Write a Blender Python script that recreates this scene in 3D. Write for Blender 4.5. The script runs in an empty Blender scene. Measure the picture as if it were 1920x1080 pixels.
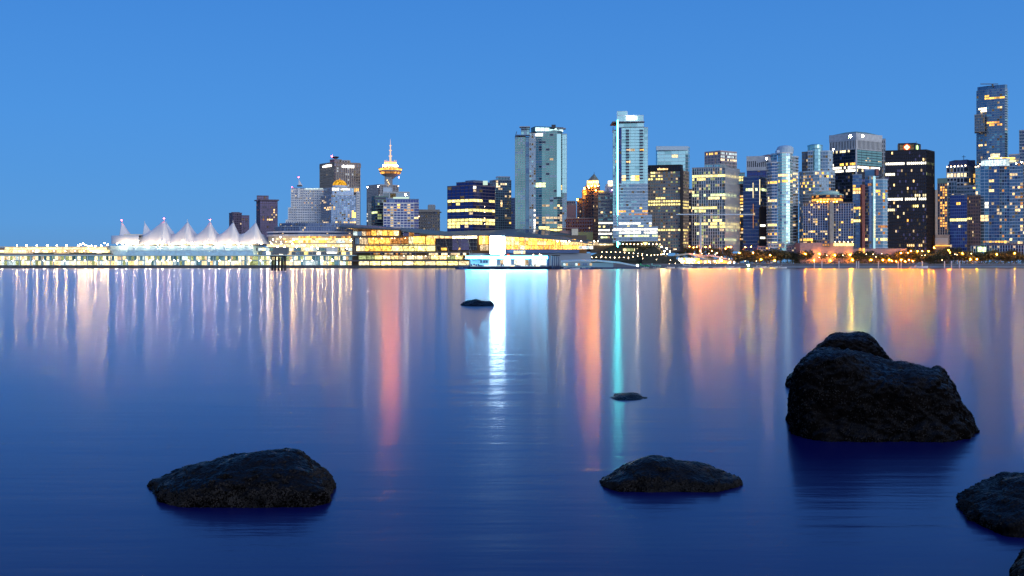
import bpy, bmesh, math, random
from mathutils import Vector, Matrix, noise
S = bpy.context.scene
COL = S.collection
R = random.Random(7)
F, HY, CH = 1900.0, 499.0, 2.0          # focal length in photo pixels, horizon row, eye height

# ------------------------------------------------------------------ camera, sky, sun, exposure
cam = bpy.data.cameras.new('camera'); camo = bpy.data.objects.new('camera', cam); COL.objects.link(camo); S.camera = camo
cam.sensor_width = 36; cam.lens = 36*F/1920; cam.shift_y = -(540-HY)/1920; cam.clip_start = .1; cam.clip_end = 12000
camo.location = (0, 0, CH); camo.rotation_euler = (math.pi/2, 0, 0)
SUN_AZ = math.radians(140)      # clockwise from +Y: behind the camera, to its right
SUN_EL = math.radians(3)
sdir = Vector((math.sin(SUN_AZ)*math.cos(SUN_EL), math.cos(SUN_AZ)*math.cos(SUN_EL), math.sin(SUN_EL)))
W = bpy.data.worlds.new('World'); S.world = W; W.use_nodes = True
nt = W.node_tree; nt.nodes.clear()
def N(t, **k):
    n = nt.nodes.new(t)
    for a, b in k.items(): setattr(n, a, b)
    return n
out = N('ShaderNodeOutputWorld'); bg = N('ShaderNodeBackground'); nt.links.new(bg.outputs[0], out.inputs[0])
sky = N('ShaderNodeTexSky', sky_type='NISHITA', sun_disc=False, sun_elevation=SUN_EL, sun_rotation=SUN_AZ, air_density=1.0, dust_density=0.0, ozone_density=8.0)
tc = N('ShaderNodeTexCoord'); sep = N('ShaderNodeSeparateXYZ'); nt.links.new(tc.outputs['Generated'], sep.inputs[0])
rmp = N('ShaderNodeValToRGB'); nt.links.new(sep.outputs['Z'], rmp.inputs[0])
cr = rmp.color_ramp
cr.elements[0].position = 0.0; cr.elements[0].color = (.108, .285, .58, 1)
cr.elements[1].position = 1.0; cr.elements[1].color = (.025, .10, .40, 1)
for p, c in ((.04, (.10, .31, .685, 1)), (.14, (.077, .283, .69, 1)), (.28, (.052, .225, .63, 1)), (.5, (.035, .145, .50, 1))):
    e = cr.elements.new(p); e.color = c
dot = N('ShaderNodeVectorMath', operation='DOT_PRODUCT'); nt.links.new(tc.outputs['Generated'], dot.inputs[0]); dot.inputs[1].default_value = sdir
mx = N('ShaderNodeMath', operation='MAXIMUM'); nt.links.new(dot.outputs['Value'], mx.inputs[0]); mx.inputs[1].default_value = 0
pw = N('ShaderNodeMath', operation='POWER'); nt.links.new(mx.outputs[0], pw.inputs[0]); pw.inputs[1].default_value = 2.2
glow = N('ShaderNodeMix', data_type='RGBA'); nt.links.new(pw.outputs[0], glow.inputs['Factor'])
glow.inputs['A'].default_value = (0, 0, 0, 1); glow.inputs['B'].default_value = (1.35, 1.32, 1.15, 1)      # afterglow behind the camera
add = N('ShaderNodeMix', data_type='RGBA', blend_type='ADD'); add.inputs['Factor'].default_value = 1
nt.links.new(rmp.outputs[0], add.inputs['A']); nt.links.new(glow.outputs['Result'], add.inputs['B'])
add2 = N('ShaderNodeMix', data_type='RGBA', blend_type='ADD'); add2.inputs['Factor'].default_value = .03
nt.links.new(add.outputs['Result'], add2.inputs['A']); nt.links.new(sky.outputs[0], add2.inputs['B'])
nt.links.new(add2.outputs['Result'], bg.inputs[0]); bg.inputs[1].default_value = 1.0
sl = bpy.data.lights.new('sun', 'SUN'); sl.energy = .45; sl.angle = math.radians(25); sl.color = (1, .90, .86)
so = bpy.data.objects.new('sun', sl); COL.objects.link(so); so.rotation_euler = (-sdir).to_track_quat('-Z', 'Y').to_euler()
S.view_settings.view_transform = 'Standard'; S.view_settings.look = 'None'; S.view_settings.exposure = 0; S.view_settings.gamma = 1
S.view_settings.use_curve_mapping = False
try:
    S.cycles.use_denoising = True; S.cycles.denoiser = 'OPENIMAGEDENOISE'
    S.cycles.max_bounces = 5; S.cycles.diffuse_bounces = 2; S.cycles.glossy_bounces = 3; S.cycles.sample_clamp_indirect = 12
    S.cycles.caustics_reflective = False; S.cycles.caustics_refractive = False
except Exception: pass

# ------------------------------------------------------------------ materials
MATS = {}
def pmat(name, col, rough=.7, metal=0., noise_amt=.15, nscale=.4, spec=.5, bump=0., bscale=5.):
    if name in MATS: return MATS[name]
    m = bpy.data.materials.new(name); m.use_nodes = True; t = m.node_tree; b = t.nodes['Principled BSDF']
    b.inputs['Roughness'].default_value = rough; b.inputs['Metallic'].default_value = metal; b.inputs['Specular IOR Level'].default_value = spec
    co = t.nodes.new('ShaderNodeTexCoord'); nz = t.nodes.new('ShaderNodeTexNoise'); nz.inputs['Scale'].default_value = nscale; nz.inputs['Detail'].default_value = 6
    t.links.new(co.outputs['Object'], nz.inputs[0])
    mr = t.nodes.new('ShaderNodeMapRange'); t.links.new(nz.outputs[0], mr.inputs[0])
    mr.inputs[1].default_value = .3; mr.inputs[2].default_value = .7; mr.inputs[3].default_value = 1-noise_amt; mr.inputs[4].default_value = 1+noise_amt
    mm = t.nodes.new('ShaderNodeMix'); mm.data_type = 'RGBA'; mm.blend_type = 'MULTIPLY'; mm.inputs['Factor'].default_value = 1
    mm.inputs['A'].default_value = (*col, 1); t.links.new(mr.outputs[0], mm.inputs['B']); t.links.new(mm.outputs['Result'], b.inputs['Base Color'])
    if bump:
        n2 = t.nodes.new('ShaderNodeTexNoise'); n2.inputs['Scale'].default_value = bscale; n2.inputs['Detail'].default_value = 8; t.links.new(co.outputs['Object'], n2.inputs[0])
        bp = t.nodes.new('ShaderNodeBump'); bp.inputs['Strength'].default_value = bump; bp.inputs['Distance'].default_value = .05
        t.links.new(n2.outputs[0], bp.inputs['Height']); t.links.new(bp.outputs[0], b.inputs['Normal'])
    MATS[name] = m; return m
def glass(name, col, metal=.65, rough=.12):
    if name in MATS: return MATS[name]
    m = pmat(name, col, rough, metal, .22, .06); return m
def emat(name, col, st, vary=.35, pattern=True):
    """a lit window: brightness differs from window to window and inside each one"""
    if name in MATS: return MATS[name]
    m = bpy.data.materials.new(name); m.use_nodes = True; t = m.node_tree; t.nodes.clear()
    o = t.nodes.new('ShaderNodeOutputMaterial'); e = t.nodes.new('ShaderNodeEmission'); t.links.new(e.outputs[0], o.inputs[0])
    e.inputs[0].default_value = (*col, 1)
    if vary:
        oi = t.nodes.new('ShaderNodeObjectInfo'); mr = t.nodes.new('ShaderNodeMapRange'); t.links.new(oi.outputs['Random'], mr.inputs[0])
        mr.inputs[3].default_value = st*(1-vary); mr.inputs[4].default_value = st*(1+vary)
        if pattern:
            tcn = t.nodes.new('ShaderNodeTexCoord'); nz = t.nodes.new('ShaderNodeTexNoise'); nz.noise_dimensions = '4D'; nz.inputs['Scale'].default_value = 3.6; nz.inputs['Detail'].default_value = 4
            t.links.new(tcn.outputs['Generated'], nz.inputs['Vector']); 
            m10 = t.nodes.new('ShaderNodeMath'); m10.operation = 'MULTIPLY'; m10.inputs[1].default_value = 60; t.links.new(oi.outputs['Random'], m10.inputs[0]); t.links.new(m10.outputs[0], nz.inputs['W'])
            m2 = t.nodes.new('ShaderNodeMapRange'); t.links.new(nz.outputs[0], m2.inputs[0]); m2.inputs[1].default_value = .35; m2.inputs[2].default_value = .65
            m2.inputs[3].default_value = .25; m2.inputs[4].default_value = 1.6
            mu = t.nodes.new('ShaderNodeMath'); mu.operation = 'MULTIPLY'; t.links.new(mr.outputs[0], mu.inputs[0]); t.links.new(m2.outputs[0], mu.inputs[1]); t.links.new(mu.outputs[0], e.inputs[1])
        else: t.links.new(mr.outputs[0], e.inputs[1])
    else: e.inputs[1].default_value = st
    m.cycles.emission_sampling = 'FRONT' if st >= 6 and name != 'lamp_small' else 'NONE'
    MATS[name] = m; return m
LIT = {
 'faint': ((.95, .72, .42), .07),
 'warm': ((1, .64, .27), 1.3), 'yellow': ((1, .80, .26), 1.4), 'green': ((.86, 1, .45), 1.15), 'white': ((1, .93, .75), 1.7), 'orange': ((1, .42, .08), 1.3),
 'dim': ((1, .72, .42), .5), 'dimorange': ((.9, .36, .10), .42), 'hot': ((1, .80, .45), 3.0), 'cyan': ((.35, .95, 1), 1.6), 'dimgreen': ((.7, .8, .35), .35), 'red': ((1, .12, .05), 1.3), 'cool': ((.70, .86, .88), .75),
 'amber': ((1, .52, .09), 1.5), 'cream': ((1, .80, .44), 1.1)}
def lit(k): c, s = LIT[k]; return emat('lit_window_'+k, c, s*1.75)
def wall(k):
    c = {'white': (.78, .78, .76), 'grey': (.36, .37, .38), 'lightgrey': (.55, .56, .57), 'brown': (.20, .13, .10), 'pink': (.45, .27, .26), 'stone': (.42, .37, .31), 'dark': (.05, .05, .06), 'purple': (.17, .13, .18),
         'teal': (.30, .52, .52), 'red': (.30, .10, .08), 'blue': (.16, .25, .40), 'taupe': (.26, .21, .18), 'black': (.012, .011, .016), 'paleblue': (.55, .66, .74), 'bronze': (.12, .09, .07), 'green': (.18, .30, .26), 'steel': (.30, .36, .42), 'navy': (.06, .09, .18)}[k]
    return pmat('wall_'+k, c, .7)
def gl(k):
    c = {'blue': (.09, .15, .27), 'deepblue': (.04, .055, .19), 'teal': (.30, .52, .51), 'paleteal': (.46, .72, .70), 'dark': (.035, .04, .07), 'black': (.012, .012, .025), 'steel': (.20, .27, .34), 'green': (.14, .28, .27), 'sky': (.12, .22, .31), 'purple': (.10, .08, .16), 'grey': (.14, .16, .18), 'navy': (.05, .08, .18)}[k]
    return glass('glass_'+k, c)
M_white = pmat('painted_metal', (.7, .72, .74), .4)
M_dark = pmat('dark_metal', (.05, .05, .06), .5)
def lampmat(k):
    c, s = LAMPS[k][:2]; return emat('lamp_'+k, c, s, .25, False)
# colour, front lens, back lens (lighting what stands behind)
LAMPS = {'warm': ((1, .66, .20), 420, 0), 'white': ((1, .84, .50), 330, 0), 'sodium': ((1, .38, .005), 2900, 560), 'redorange': ((1, .22, .005), 1800, 460), 'red': ((1, .05, .10), 60, 0), 'sail': ((1, .74, .46), 430, 620),
 'small': ((1, .68, .34), 26, 0), 'big': ((1, .80, .40), 1200, 0), 'greenish': ((.75, 1, .22), 520, 0), 'added_red': ((1, .25, .06), 480, 0), 'floodorange': ((1, .33, .01), 1000, 330)}
UF = {}
def luminaire(name, c, r, k, parent):
    """lamp head: dark housing with a lit lens towards the water and, on some, a weaker one behind"""
    if k not in UF:
        yb = 2.55 if LAMPS[k][2] else .6; v = [(x, y, z) for z in (-1, 1) for x, y in ((-1, -.6), (1, -.6), (1, yb), (-1, yb))]
        v += [(-.92, -.66, -.92), (.92, -.66, -.92), (.92, -.66, .92), (-.92, -.66, .92), (-.92, yb+.06, -.92), (.92, yb+.06, -.92), (.92, yb+.06, .92), (-.92, yb+.06, .92)]
        back = LAMPS[k][2] > 0; me = mesh('lamp_head_'+k, v, BF+[(8, 9, 10, 11)]+([(15, 14, 13, 12)] if back else []), M_dark); me.materials.append(lampmat(k))
        me.polygons[6].material_index = 1
        if back: me.materials.append(emat('lamp_back_'+k, LAMPS[k][0], LAMPS[k][2], .2, False)); me.polygons[7].material_index = 2
        UF[k] = me
    o = bpy.data.objects.new(name, UF[k]); COL.objects.link(o); o.location = Vector(c)-parent_loc(parent); o.scale = (r*.8, r*.8, r*.8); o.parent = parent
    return o

# ------------------------------------------------------------------ mesh helpers
def P(px, py, D): return Vector(((px-960)*D/F, D, CH+(HY-py)*D/F))
def X(px, D): return (px-960)*D/F
def Z(py, D): return CH+(HY-py)*D/F
ZG = 3.0
def empty(name, loc, label=None, cat=None, group=None):
    o = bpy.data.objects.new(name, None); COL.objects.link(o); o.location = loc; o.empty_display_size = .5
    if label: o['label'] = label
    if cat: o['category'] = cat
    if group: o['group'] = group
    return o
def obj(name, me, parent=None, mats=(), loc=None):
    o = bpy.data.objects.new(name, me); COL.objects.link(o)
    for m in mats:
        if m.name not in [x.name for x in me.materials if x]: me.materials.append(m)
    if loc is not None: o.location = loc
    if parent: o.parent = parent
    return o
def mesh(name, v, f, mat=None, smooth=False):
    me = bpy.data.meshes.new(name); me.from_pydata([tuple(x) for x in v], [], f); me.update()
    if mat: me.materials.append(mat)
    if smooth: me.polygons.foreach_set('use_smooth', [True]*len(me.polygons))
    return me
BF = [(0, 3, 2, 1), (4, 5, 6, 7), (0, 1, 5, 4), (1, 2, 6, 5), (2, 3, 7, 6), (3, 0, 4, 7)]
def boxv(sx=1, sy=1, sz=1): return [(x*sx/2, y*sy/2, z*sz/2) for z in (-1, 1) for x, y in ((-1, -1), (1, -1), (1, 1), (-1, 1))]
UB = {}
def ubox(mat):
    if mat.name not in UB: UB[mat.name] = mesh('box_'+mat.name, boxv(), BF, mat)
    return UB[mat.name]
ZERO = Vector((0, 0, 0))
def wloc(o):
    v = o.location.copy(); p = o.parent
    while p: v += p.location; p = p.parent          # parents carry no rotation unless noted
    return v
def box(name, c, s, mat, parent, rz=0.):
    """box part in world coordinates under an unrotated parent"""
    o = bpy.data.objects.new(name, ubox(mat)); COL.objects.link(o)
    o.location = Vector(c) - (parent_loc(parent)); o.scale = s; o.rotation_euler = (0, 0, rz); o.parent = parent
    return o
def parent_loc(p): return wloc(p) if p else ZERO
UL = {}
def ball(name, c, r, mat, parent):
    if mat.name not in UL:
        bm = bmesh.new(); bmesh.ops.create_icosphere(bm, subdivisions=1, radius=1); me = bpy.data.meshes.new('ball_'+mat.name); bm.to_mesh(me); bm.free(); me.materials.append(mat); UL[mat.name] = me
    o = bpy.data.objects.new(name, UL[mat.name]); COL.objects.link(o); o.location = Vector(c)-parent_loc(parent); o.scale = (r, r, r); o.parent = parent
    return o
def prism_data(poly, z0, z1):
    n = len(poly); v = [(x, y, z0) for x, y in poly]+[(x, y, z1) for x, y in poly]
    f = [tuple(range(n-1, -1, -1)), tuple(range(n, 2*n))]+[(i, (i+1) % n, n+(i+1) % n, n+i) for i in range(n)]
    return v, f
def prism(name, poly, z0, z1, mat, parent):
    L = parent_loc(parent); v, f = prism_data([(x-L.x, y-L.y) for x, y in poly], z0-L.z, z1-L.z)
    return obj(name, mesh(name, v, f, mat), parent)
def offset(poly, d):
    """grow a convex counter-clockwise polygon by d"""
    n = len(poly); o = []
    for i in range(n):
        a, b, c = Vector(poly[i-1]), Vector(poly[i]), Vector(poly[(i+1) % n])
        e1, e2 = (b-a).normalized(), (c-b).normalized(); n1, n2 = Vector((e1.y, -e1.x)), Vector((e2.y, -e2.x))
        m = n1+n2; k = d*2/max(m.length_squared, .6) if m.length > 1e-6 else d
        o.append((b.x+m.x*k, b.y+m.y*k))
    return o
def bar(name, a, b, r, mat, parent, n=6, r2=None):
    a, b = Vector(a), Vector(b); L = parent_loc(parent); d = (b-a); q = d.to_track_quat('Z', 'Y').to_matrix(); r2 = r if r2 is None else r2
    v = []; 
    for k, (p, rr) in enumerate(((a, r), (b, r2))):
        for i in range(n):
            t = 2*math.pi*i/n; v.append(p-L+q@Vector((math.cos(t)*rr, math.sin(t)*rr, 0)))
    f = [tuple(range(n-1, -1, -1)), tuple(range(n, 2*n))]+[(i, (i+1) % n, n+(i+1) % n, n+i) for i in range(n)]
    return obj(name, mesh(name, v, f, mat), parent)
def lathe(name, c, prof, mat, parent, n=24):
    L = parent_loc(parent); c = Vector(c)-L; v = []
    for r, z in prof:
        for i in range(n): t = 2*math.pi*i/n; v.append((c.x+r*math.cos(t), c.y+r*math.sin(t), c.z+z))
    f = []
    for k in range(len(prof)-1):
        for i in range(n): f.append((k*n+i, k*n+(i+1) % n, (k+1)*n+(i+1) % n, (k+1)*n+i))
    f.append(tuple(range(n-1, -1, -1))); f.append(tuple(range((len(prof)-1)*n, len(prof)*n)))
    return obj(name, mesh(name, v, f, mat), parent)
def loft(name, A, B, th, mat, parent):
    """slab between two world polylines, th thick downward"""
    L = parent_loc(parent); n = len(A); v = [Vector(p)-L for p in A]+[Vector(p)-L for p in B]; v += [p-Vector((0, 0, th)) for p in v[:2*n]]
    f = []
    for i in range(n-1):
        f.append((i, i+1, n+i+1, n+i)); f.append((2*n+i, 3*n+i, 3*n+i+1, 2*n+i+1)); f.append((i, 2*n+i, 2*n+i+1, i+1)); f.append((n+i, n+i+1, 3*n+i+1, 3*n+i))
    f.append((0, n, 3*n, 2*n)); f.append((n-1, 3*n-1, 4*n-1, 2*n-1))
    return obj(name, mesh(name, v, f, mat), parent)

# ------------------------------------------------------------------ buildings
class Bld:
    def __init__(s, name, label, px, D, cat='building', group=None):
        s.r = empty(name, (X(px, D), D+12, ZG), label, cat, group); s.rng = random.Random(hash_(label)); s.n = 0
def hash_(t):
    h = 5381
    for c in t: h = (h*33+ord(c)) & 0xffffffff
    return h
def turned(fr, dep):
    """turn a straight-on front so that the block faces the viewpoint, its nearest point staying at its depth"""
    xm = sum(p[0] for p in fr)/len(fr); ym = sum(p[1] for p in fr)/len(fr); tn = xm/ym; y0 = min(p[1] for p in fr); o = []
    for x, y in fr:
        yy = y-tn*(x-xm); o.append((x/y, yy))
    sh = y0-min(p[1] for p in o); o = [(k*(yy+sh), yy+sh) for k, yy in o]
    r = math.hypot(tn, 1); return o, (tn/r*dep, dep/r)
def footprint(xs, D, dep=None, turn=False):
    if len(xs) == 2:
        l, r = X(xs[0], D), X(xs[1], D); d = dep or .75*(r-l)
        if turn:
            fr, (dx, dy) = turned([(l, D), (r, D)], d); return fr+[(fr[1][0]+dx, fr[1][1]+dy), (fr[0][0]+dx, fr[0][1]+dy)], 1
        return [(l, D), (r, D), (r, D+d), (l, D+d)], 1
    if len(xs) == 3:
        L, C, Rr = xs; wl, wr = (C-L)*D/F, (Rr-C)*D/F
        dl = min(max(wr*.8, wl*.25), wl*1.6+4); dr = min(max(wl*.8, wr*.25), wr*1.6+4)
        p0 = (X(L, D+dl), D+dl); p1 = (X(C, D), D); p2 = (X(Rr, D+dr), D+dr)
        return [p0, p1, p2, (p0[0]+p2[0]-p1[0], p0[1]+p2[1]-p1[1])], 2
def polyfoot(pts, D, dep=20, turn=False):
    fr = [(X(px, D+dd), D+dd) for px, dd in pts]
    if turn:
        fr, (dx, dy) = turned(fr, dep); return fr+[(fr[-1][0]+dx, fr[-1][1]+dy), (fr[0][0]+dx, fr[0][1]+dy)], len(fr)-1
    back = max(y for _, y in fr)+dep
    return fr+[(fr[-1][0], back), (fr[0][0], back)], len(fr)-1
STY = {  # glass kinds, slab wall, pier wall, slab share, slab depth, pier share, pier depth
 'curtain': dict(g=('blue', 'blue', 'navy'), s='grey', p='grey', sb=.16, sd=.12, pb=.10, pd=.16),
}
def gpick(rng, g): return g[0] if rng.random() < .7 else rng.choice(g)
def st(g, s, p, sb=.25, sd=.25, pb=.15, pd=.3, sill=None): return dict(g=g, s=s, p=p, sb=sb, sd=sd, pb=pb, pd=pd)
def blk(B, xs, yt, yb, D, sty, fl, mw, strips=(), prob=(), dep=None, pts=None, cap='same', caph=.6, big=0, sidelit=True, ind=300):
    fp, nf = polyfoot(pts, D, dep or 20, True) if pts else footprint(xs, D, dep, True)
    r = B.r; L = r.location; rng = B.rng; m = D/F
    z1 = Z(yt, D); z0 = max(ZG-1, Z(yb, D)); H = z1-z0; nfl = max(1, round(H/(fl*m))); fh = H/nfl
    prism('glass_wall', fp, z0, z1-.02, gl(sty['g'][0]), r)
    # floor slabs: one shared mesh per block
    if sty['sb'] > 0:
        sp = offset(fp, sty['sd']); v, f = prism_data([(x-L.x, y-L.y) for x, y in sp], -fh*sty['sb']/2, fh*sty['sb']/2)
        me = mesh('floor_slab', v, f, wall(sty['s']))
        for k in range(nfl+1):
            o = bpy.data.objects.new('floor_slab', me); COL.objects.link(o); o.parent = r; o.location = (0, 0, z0+k*fh-L.z)
    if cap:
        prism('parapet', offset(fp, sty['sd']+.12), z1+fh*sty['sb']/2+.003, z1+fh*sty['sb']/2+caph, wall(sty['s'] if cap == 'same' else cap), r)
    cells = []
    n = len(fp)
    for e in range(n):
        p0, p1 = Vector(fp[e]), Vector(fp[(e+1) % n]); u = p1-p0; ln = u.length
        if ln < .5: continue
        u.normalize(); nrm = Vector((u.y, -u.x)); rz = math.atan2(u.y, u.x)
        vis = e < nf
        nx = max(1, round(ln/(mw*m*max(.35, abs(u.x))))) if vis else max(1, round(ln/(mw*m*1.5)))
        cw = ln/nx
        if sty['pb'] > 0:
            for k in range(0 if e == 0 or not vis else 1, nx+(0 if e < nf-1 or not vis else 1)) if vis else range(1, nx, 2):
                c = p0+u*(k*cw)+nrm*(sty['pd']/2-.1)
                box('mullion', (c.x, c.y, (z0+z1)/2-.01), (cw*sty['pb'], sty['pd']+.2, H-.04), wall(sty['p']), r, rz)
        if vis:
            frand = [rng.random() for _ in range(nfl)]
            for k in range(nx):
                for j in range(nfl):
                    c = p0+u*((k+.5)*cw); zc = z0+(j+.5)*fh
                    pxx = 960+F*c.x/c.y; pyy = HY-(zc-CH)*F/c.y
                    col = None
                    for s_ in strips:
                        if s_[0] <= pxx <= s_[1] and s_[2] <= pyy <= s_[3] and rng.random() < (s_[5] if len(s_) > 5 else .93): col = s_[4]
                    if col is None:
                        q = rng.random()/(.2+1.7*frand[j]**2); acc = 0
                        for kk, pr in prob:
                            acc += pr
                            if q < acc: col = kk; break
                    if col is None and sty['g'][0] not in ('teal', 'paleteal', 'green', 'sky') and rng.random() < (.02 if 'black' in sty['g'] else .06): col = 'faint'
                    cells.append((col, c, nrm, u, rz, zc, cw*(1-sty['pb'])*.92, fh*(1-sty['sb'])*.9))
    litc = [c for c in cells if c[0]]; un = [c for c in cells if not c[0]]
    room = max(0, ind-B.n)
    everything = len(cells) <= room
    for c in (litc+un if everything else litc[:room]):
        col, p, nrm, u, rz, zc, w, h = c
        mt = lit(col) if col else gl(gpick(rng, sty['g']))
        q = p+nrm*.03; box('window', (q.x, q.y, zc), (w, .16, h), mt, r, rz); B.n += 1
    rest = [] if everything else litc[room:]+un
    if rest:
        v, f, mi = [], [], []; mats = [gl(g) for g in dict.fromkeys(sty['g'])]; names = list(dict.fromkeys(sty['g']))
        for k_ in sorted({c[0] for c in rest if c[0]}): mats.append(lit(k_)); names.append(k_)
        for col, p, nrm, u, rz, zc, w, h in rest:
            b = len(v); gi = names.index(col) if col else names.index(gpick(rng, sty['g']))
            t1, t2 = rng.uniform(-.02, .02), rng.uniform(-.015, .015)
            for dy, back in ((0, 1), (1, 0)):
                for sx, sz in ((-1, -1), (1, -1), (1, 1), (-1, 1)):
                    off = -.05 if back else .09+sx*t1+sz*t2
                    q = p+u*(sx*w/2)+nrm*off; v.append((q.x-L.x, q.y-L.y, zc+sz*h/2-L.z))
            f += [(b+4, b+5, b+6, b+7), (b, b+1, b+5, b+4), (b+1, b+2, b+6, b+5), (b+2, b+3, b+7, b+6), (b+3, b, b+4, b+7)]; mi += [gi]*5
        me = mesh('small_windows', v, f); [me.materials.append(x) for x in mats]; me.polygons.foreach_set('material_index', mi)
        o = obj('small_windows', me, r); o['kind'] = 'stuff'
    return fp, z0, z1
def sign(B, x0, x1, y0, y1, D, mat, n=0, name='sign'):
    """glowing sign: a backing with separate letter strokes where the writing is too small to read"""
    if not n:
        return box(name, ((X(x0, D)+X(x1, D))/2, D-.3, (Z(y0, D)+Z(y1, D))/2), ((x1-x0)*D/F, .4, (y1-y0)*D/F), mat, B.r)
    w = (x1-x0)/n
    for k in range(n):
        a = x0+k*w; h = (y1-y0)*B.rng.choice((1, .75, 1, .8))
        box('letter', ((X(a+w*.42, D)), D-.3, Z(y1, D)+h*D/F/2), (w*.8*D/F, .4, h*D/F), mat, B.r)
def lampon(B, px, py, D, k='white', r=.5):
    if k == 'red': return ball('lamp', P(px, py, D), r, lampmat(k), B.r)
    return luminaire('lamp', P(px, py, D), r, k, B.r)

curt = st
s_dkpurple = st(('purple', 'dark', 'purple'), 'purple', 'purple', .3, .3, .3, .25)
s_whitepunch = st(('navy', 'blue', 'dark'), 'white', 'white', .55, .12, .36, .12)
s_bluegrid = st(('blue', 'sky', 'blue'), 'lightgrey', 'lightgrey', .13, .10, .12, .12)
s_brown = st(('dark', 'grey', 'dark'), 'taupe', 'stone', .28, .3, .38, .5)

b = Bld('apartment_tower', 'small dark purple gridded tower far behind the white sails', 448, 1350)
blk(b, (430, 437, 453), 400, 460, 1350, s_dkpurple, 4.2, 3.2, prob=(('dim', .01),)); blk(b, (453, 467), 405, 460, 1365, s_dkpurple, 4.2, 3.2)
box('roof_box', (X(441, 1360), 1362, Z(399, 1350)), (10, 6, 3), wall('purple'), b.r)
b = Bld('apartment_tower', 'dark purple slab tower with overhanging roof ledge right of the white sails', 500, 1220)
blk(b, (481, 488, 520), 377, 460, 1220, s_dkpurple, 4.6, 4, strips=((495, 519, 383, 412, 'dim', .06), (500, 512, 410, 413, 'warm', .6), (513, 519, 390, 405, 'warm', .35)), prob=(('dimorange', .01),))
prism('roof_slab', offset(footprint((479, 488, 521), 1218)[0], 1), Z(378, 1220)+1.2, Z(377, 1220)+2, wall('purple'), b.r)
blk(b, (482, 503), 368, 377, 1222, s_dkpurple, 4.6, 4, ind=0)

# white hotel with a stepped left side
b = Bld('hotel_tower', 'white hotel tower with small paired square windows and stepped left side', 575, 1050)
for (x0, x1, yt, yb) in ((546, 607, 352.5, 391), (540.5, 607, 391, 414), (536, 607, 414, 425)):
    blk(b, (x0, x1), yt+(3.5 if yt < 360 else 0), yb, 1050, s_whitepunch, 4.65, 3.35, prob=(('dim', .05), ('dimorange', .015)), cap='white', caph=.5, ind=0)
blk(b, (547, 606), 352, 356.3, 1051, st(('blue', 'navy', 'teal'), 'blue', 'white', .1, .1, .1, .1), 4.3, 3.3, cap=None, ind=60)
box('pylon', (X(560, 1048), 1048.6, Z(362, 1048)), (2.0, 1.4, 10), wall('white'), b.r)
v = [P(560.5, 337, 1049), P(567.5, 349, 1049), P(559, 349, 1049)]; v += [p+Vector((0, 1.2, 0)) for p in v]; L = b.r.location
obj('roof_sail', mesh('roof_sail', [p-L for p in v], [(0, 2, 1), (3, 4, 5), (0, 1, 4, 3), (1, 2, 5, 4), (2, 0, 3, 5)], wall('white')), b.r)
box('roof_dish', P(562, 348.5, 1050), (5, 3, 1.4), wall('dark'), b.r); bar('mast', P(560, 350, 1050), P(560, 333, 1050), .2, M_white, b.r)
lampon(b, 560, 332.5, 1050, 'red', .45); lampon(b, 547.2, 350.5, 1050, 'red', .35)
sign(b, 571, 606, 352.8, 355.2, 1050, lit('cool'), 12)
# blue glass front of the hotel with the golden dome
b = Bld('glass_hotel', 'blue gridded glass block with golden lit dome on its roof', 637, 1020)
blk(b, (602, 621, 671), 366, 425, 1020, s_bluegrid, 3.4, 4.2, strips=((608, 628, 388, 393, 'warm', .6), (604, 613, 376, 380, 'dim', .6), (660, 666, 393, 407, 'amber', .7), (650, 656, 400, 412, 'dim', .4), (606, 616, 414, 418, 'dim', .5), (628, 668, 414, 418, 'warm', .5)), prob=(('dim', .012),), ind=0)
blk(b, (607, 623, 663), 352.5, 366, 1024, s_bluegrid, 3.6, 4.2, cap='lightgrey')
blk(b, (668.5, 674), 361, 425, 1026, s_whitepunch, 4.65, 3, dep=10, cap='white', ind=0)
blk(b, (664, 673), 352, 361, 1036, st(('dark', 'dark'), 'stone', 'stone', .2, .2, .5, .3), 9, 3, strips=((664, 674, 350, 362, 'amber', .6),), dep=6)
sign(b, 623, 636, 352.5, 357, 1021.5, lit('white'), 5); sign(b, 639, 656, 353.5, 356.5, 1021.5, lit('white'), 8)
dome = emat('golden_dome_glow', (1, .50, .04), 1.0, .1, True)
lathe('dome_base', P(637, 352, 1045), [(7.6, 0), (7.8, 1.6), (7.4, 2)], wall('paleblue'), b.r)
DC = P(637, 349, 1045)
DOME = lathe('dome', DC, [(7.2*math.cos(t*.15), 6.45*math.sin(t*.15)) for t in range(11)], wall('bronze'), b.r)
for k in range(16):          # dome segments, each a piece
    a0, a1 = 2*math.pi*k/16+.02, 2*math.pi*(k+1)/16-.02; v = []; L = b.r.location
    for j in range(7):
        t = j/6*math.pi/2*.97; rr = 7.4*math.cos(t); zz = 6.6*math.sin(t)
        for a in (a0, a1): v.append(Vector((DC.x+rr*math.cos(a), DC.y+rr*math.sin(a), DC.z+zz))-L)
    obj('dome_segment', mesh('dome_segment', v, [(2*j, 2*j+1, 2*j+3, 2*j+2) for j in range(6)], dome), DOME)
bar('finial', DC+Vector((0, 0, 6.4)), DC+Vector((0, 0, 8.2)), .3, lit('orange'), b.r, 6, .08)

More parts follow.
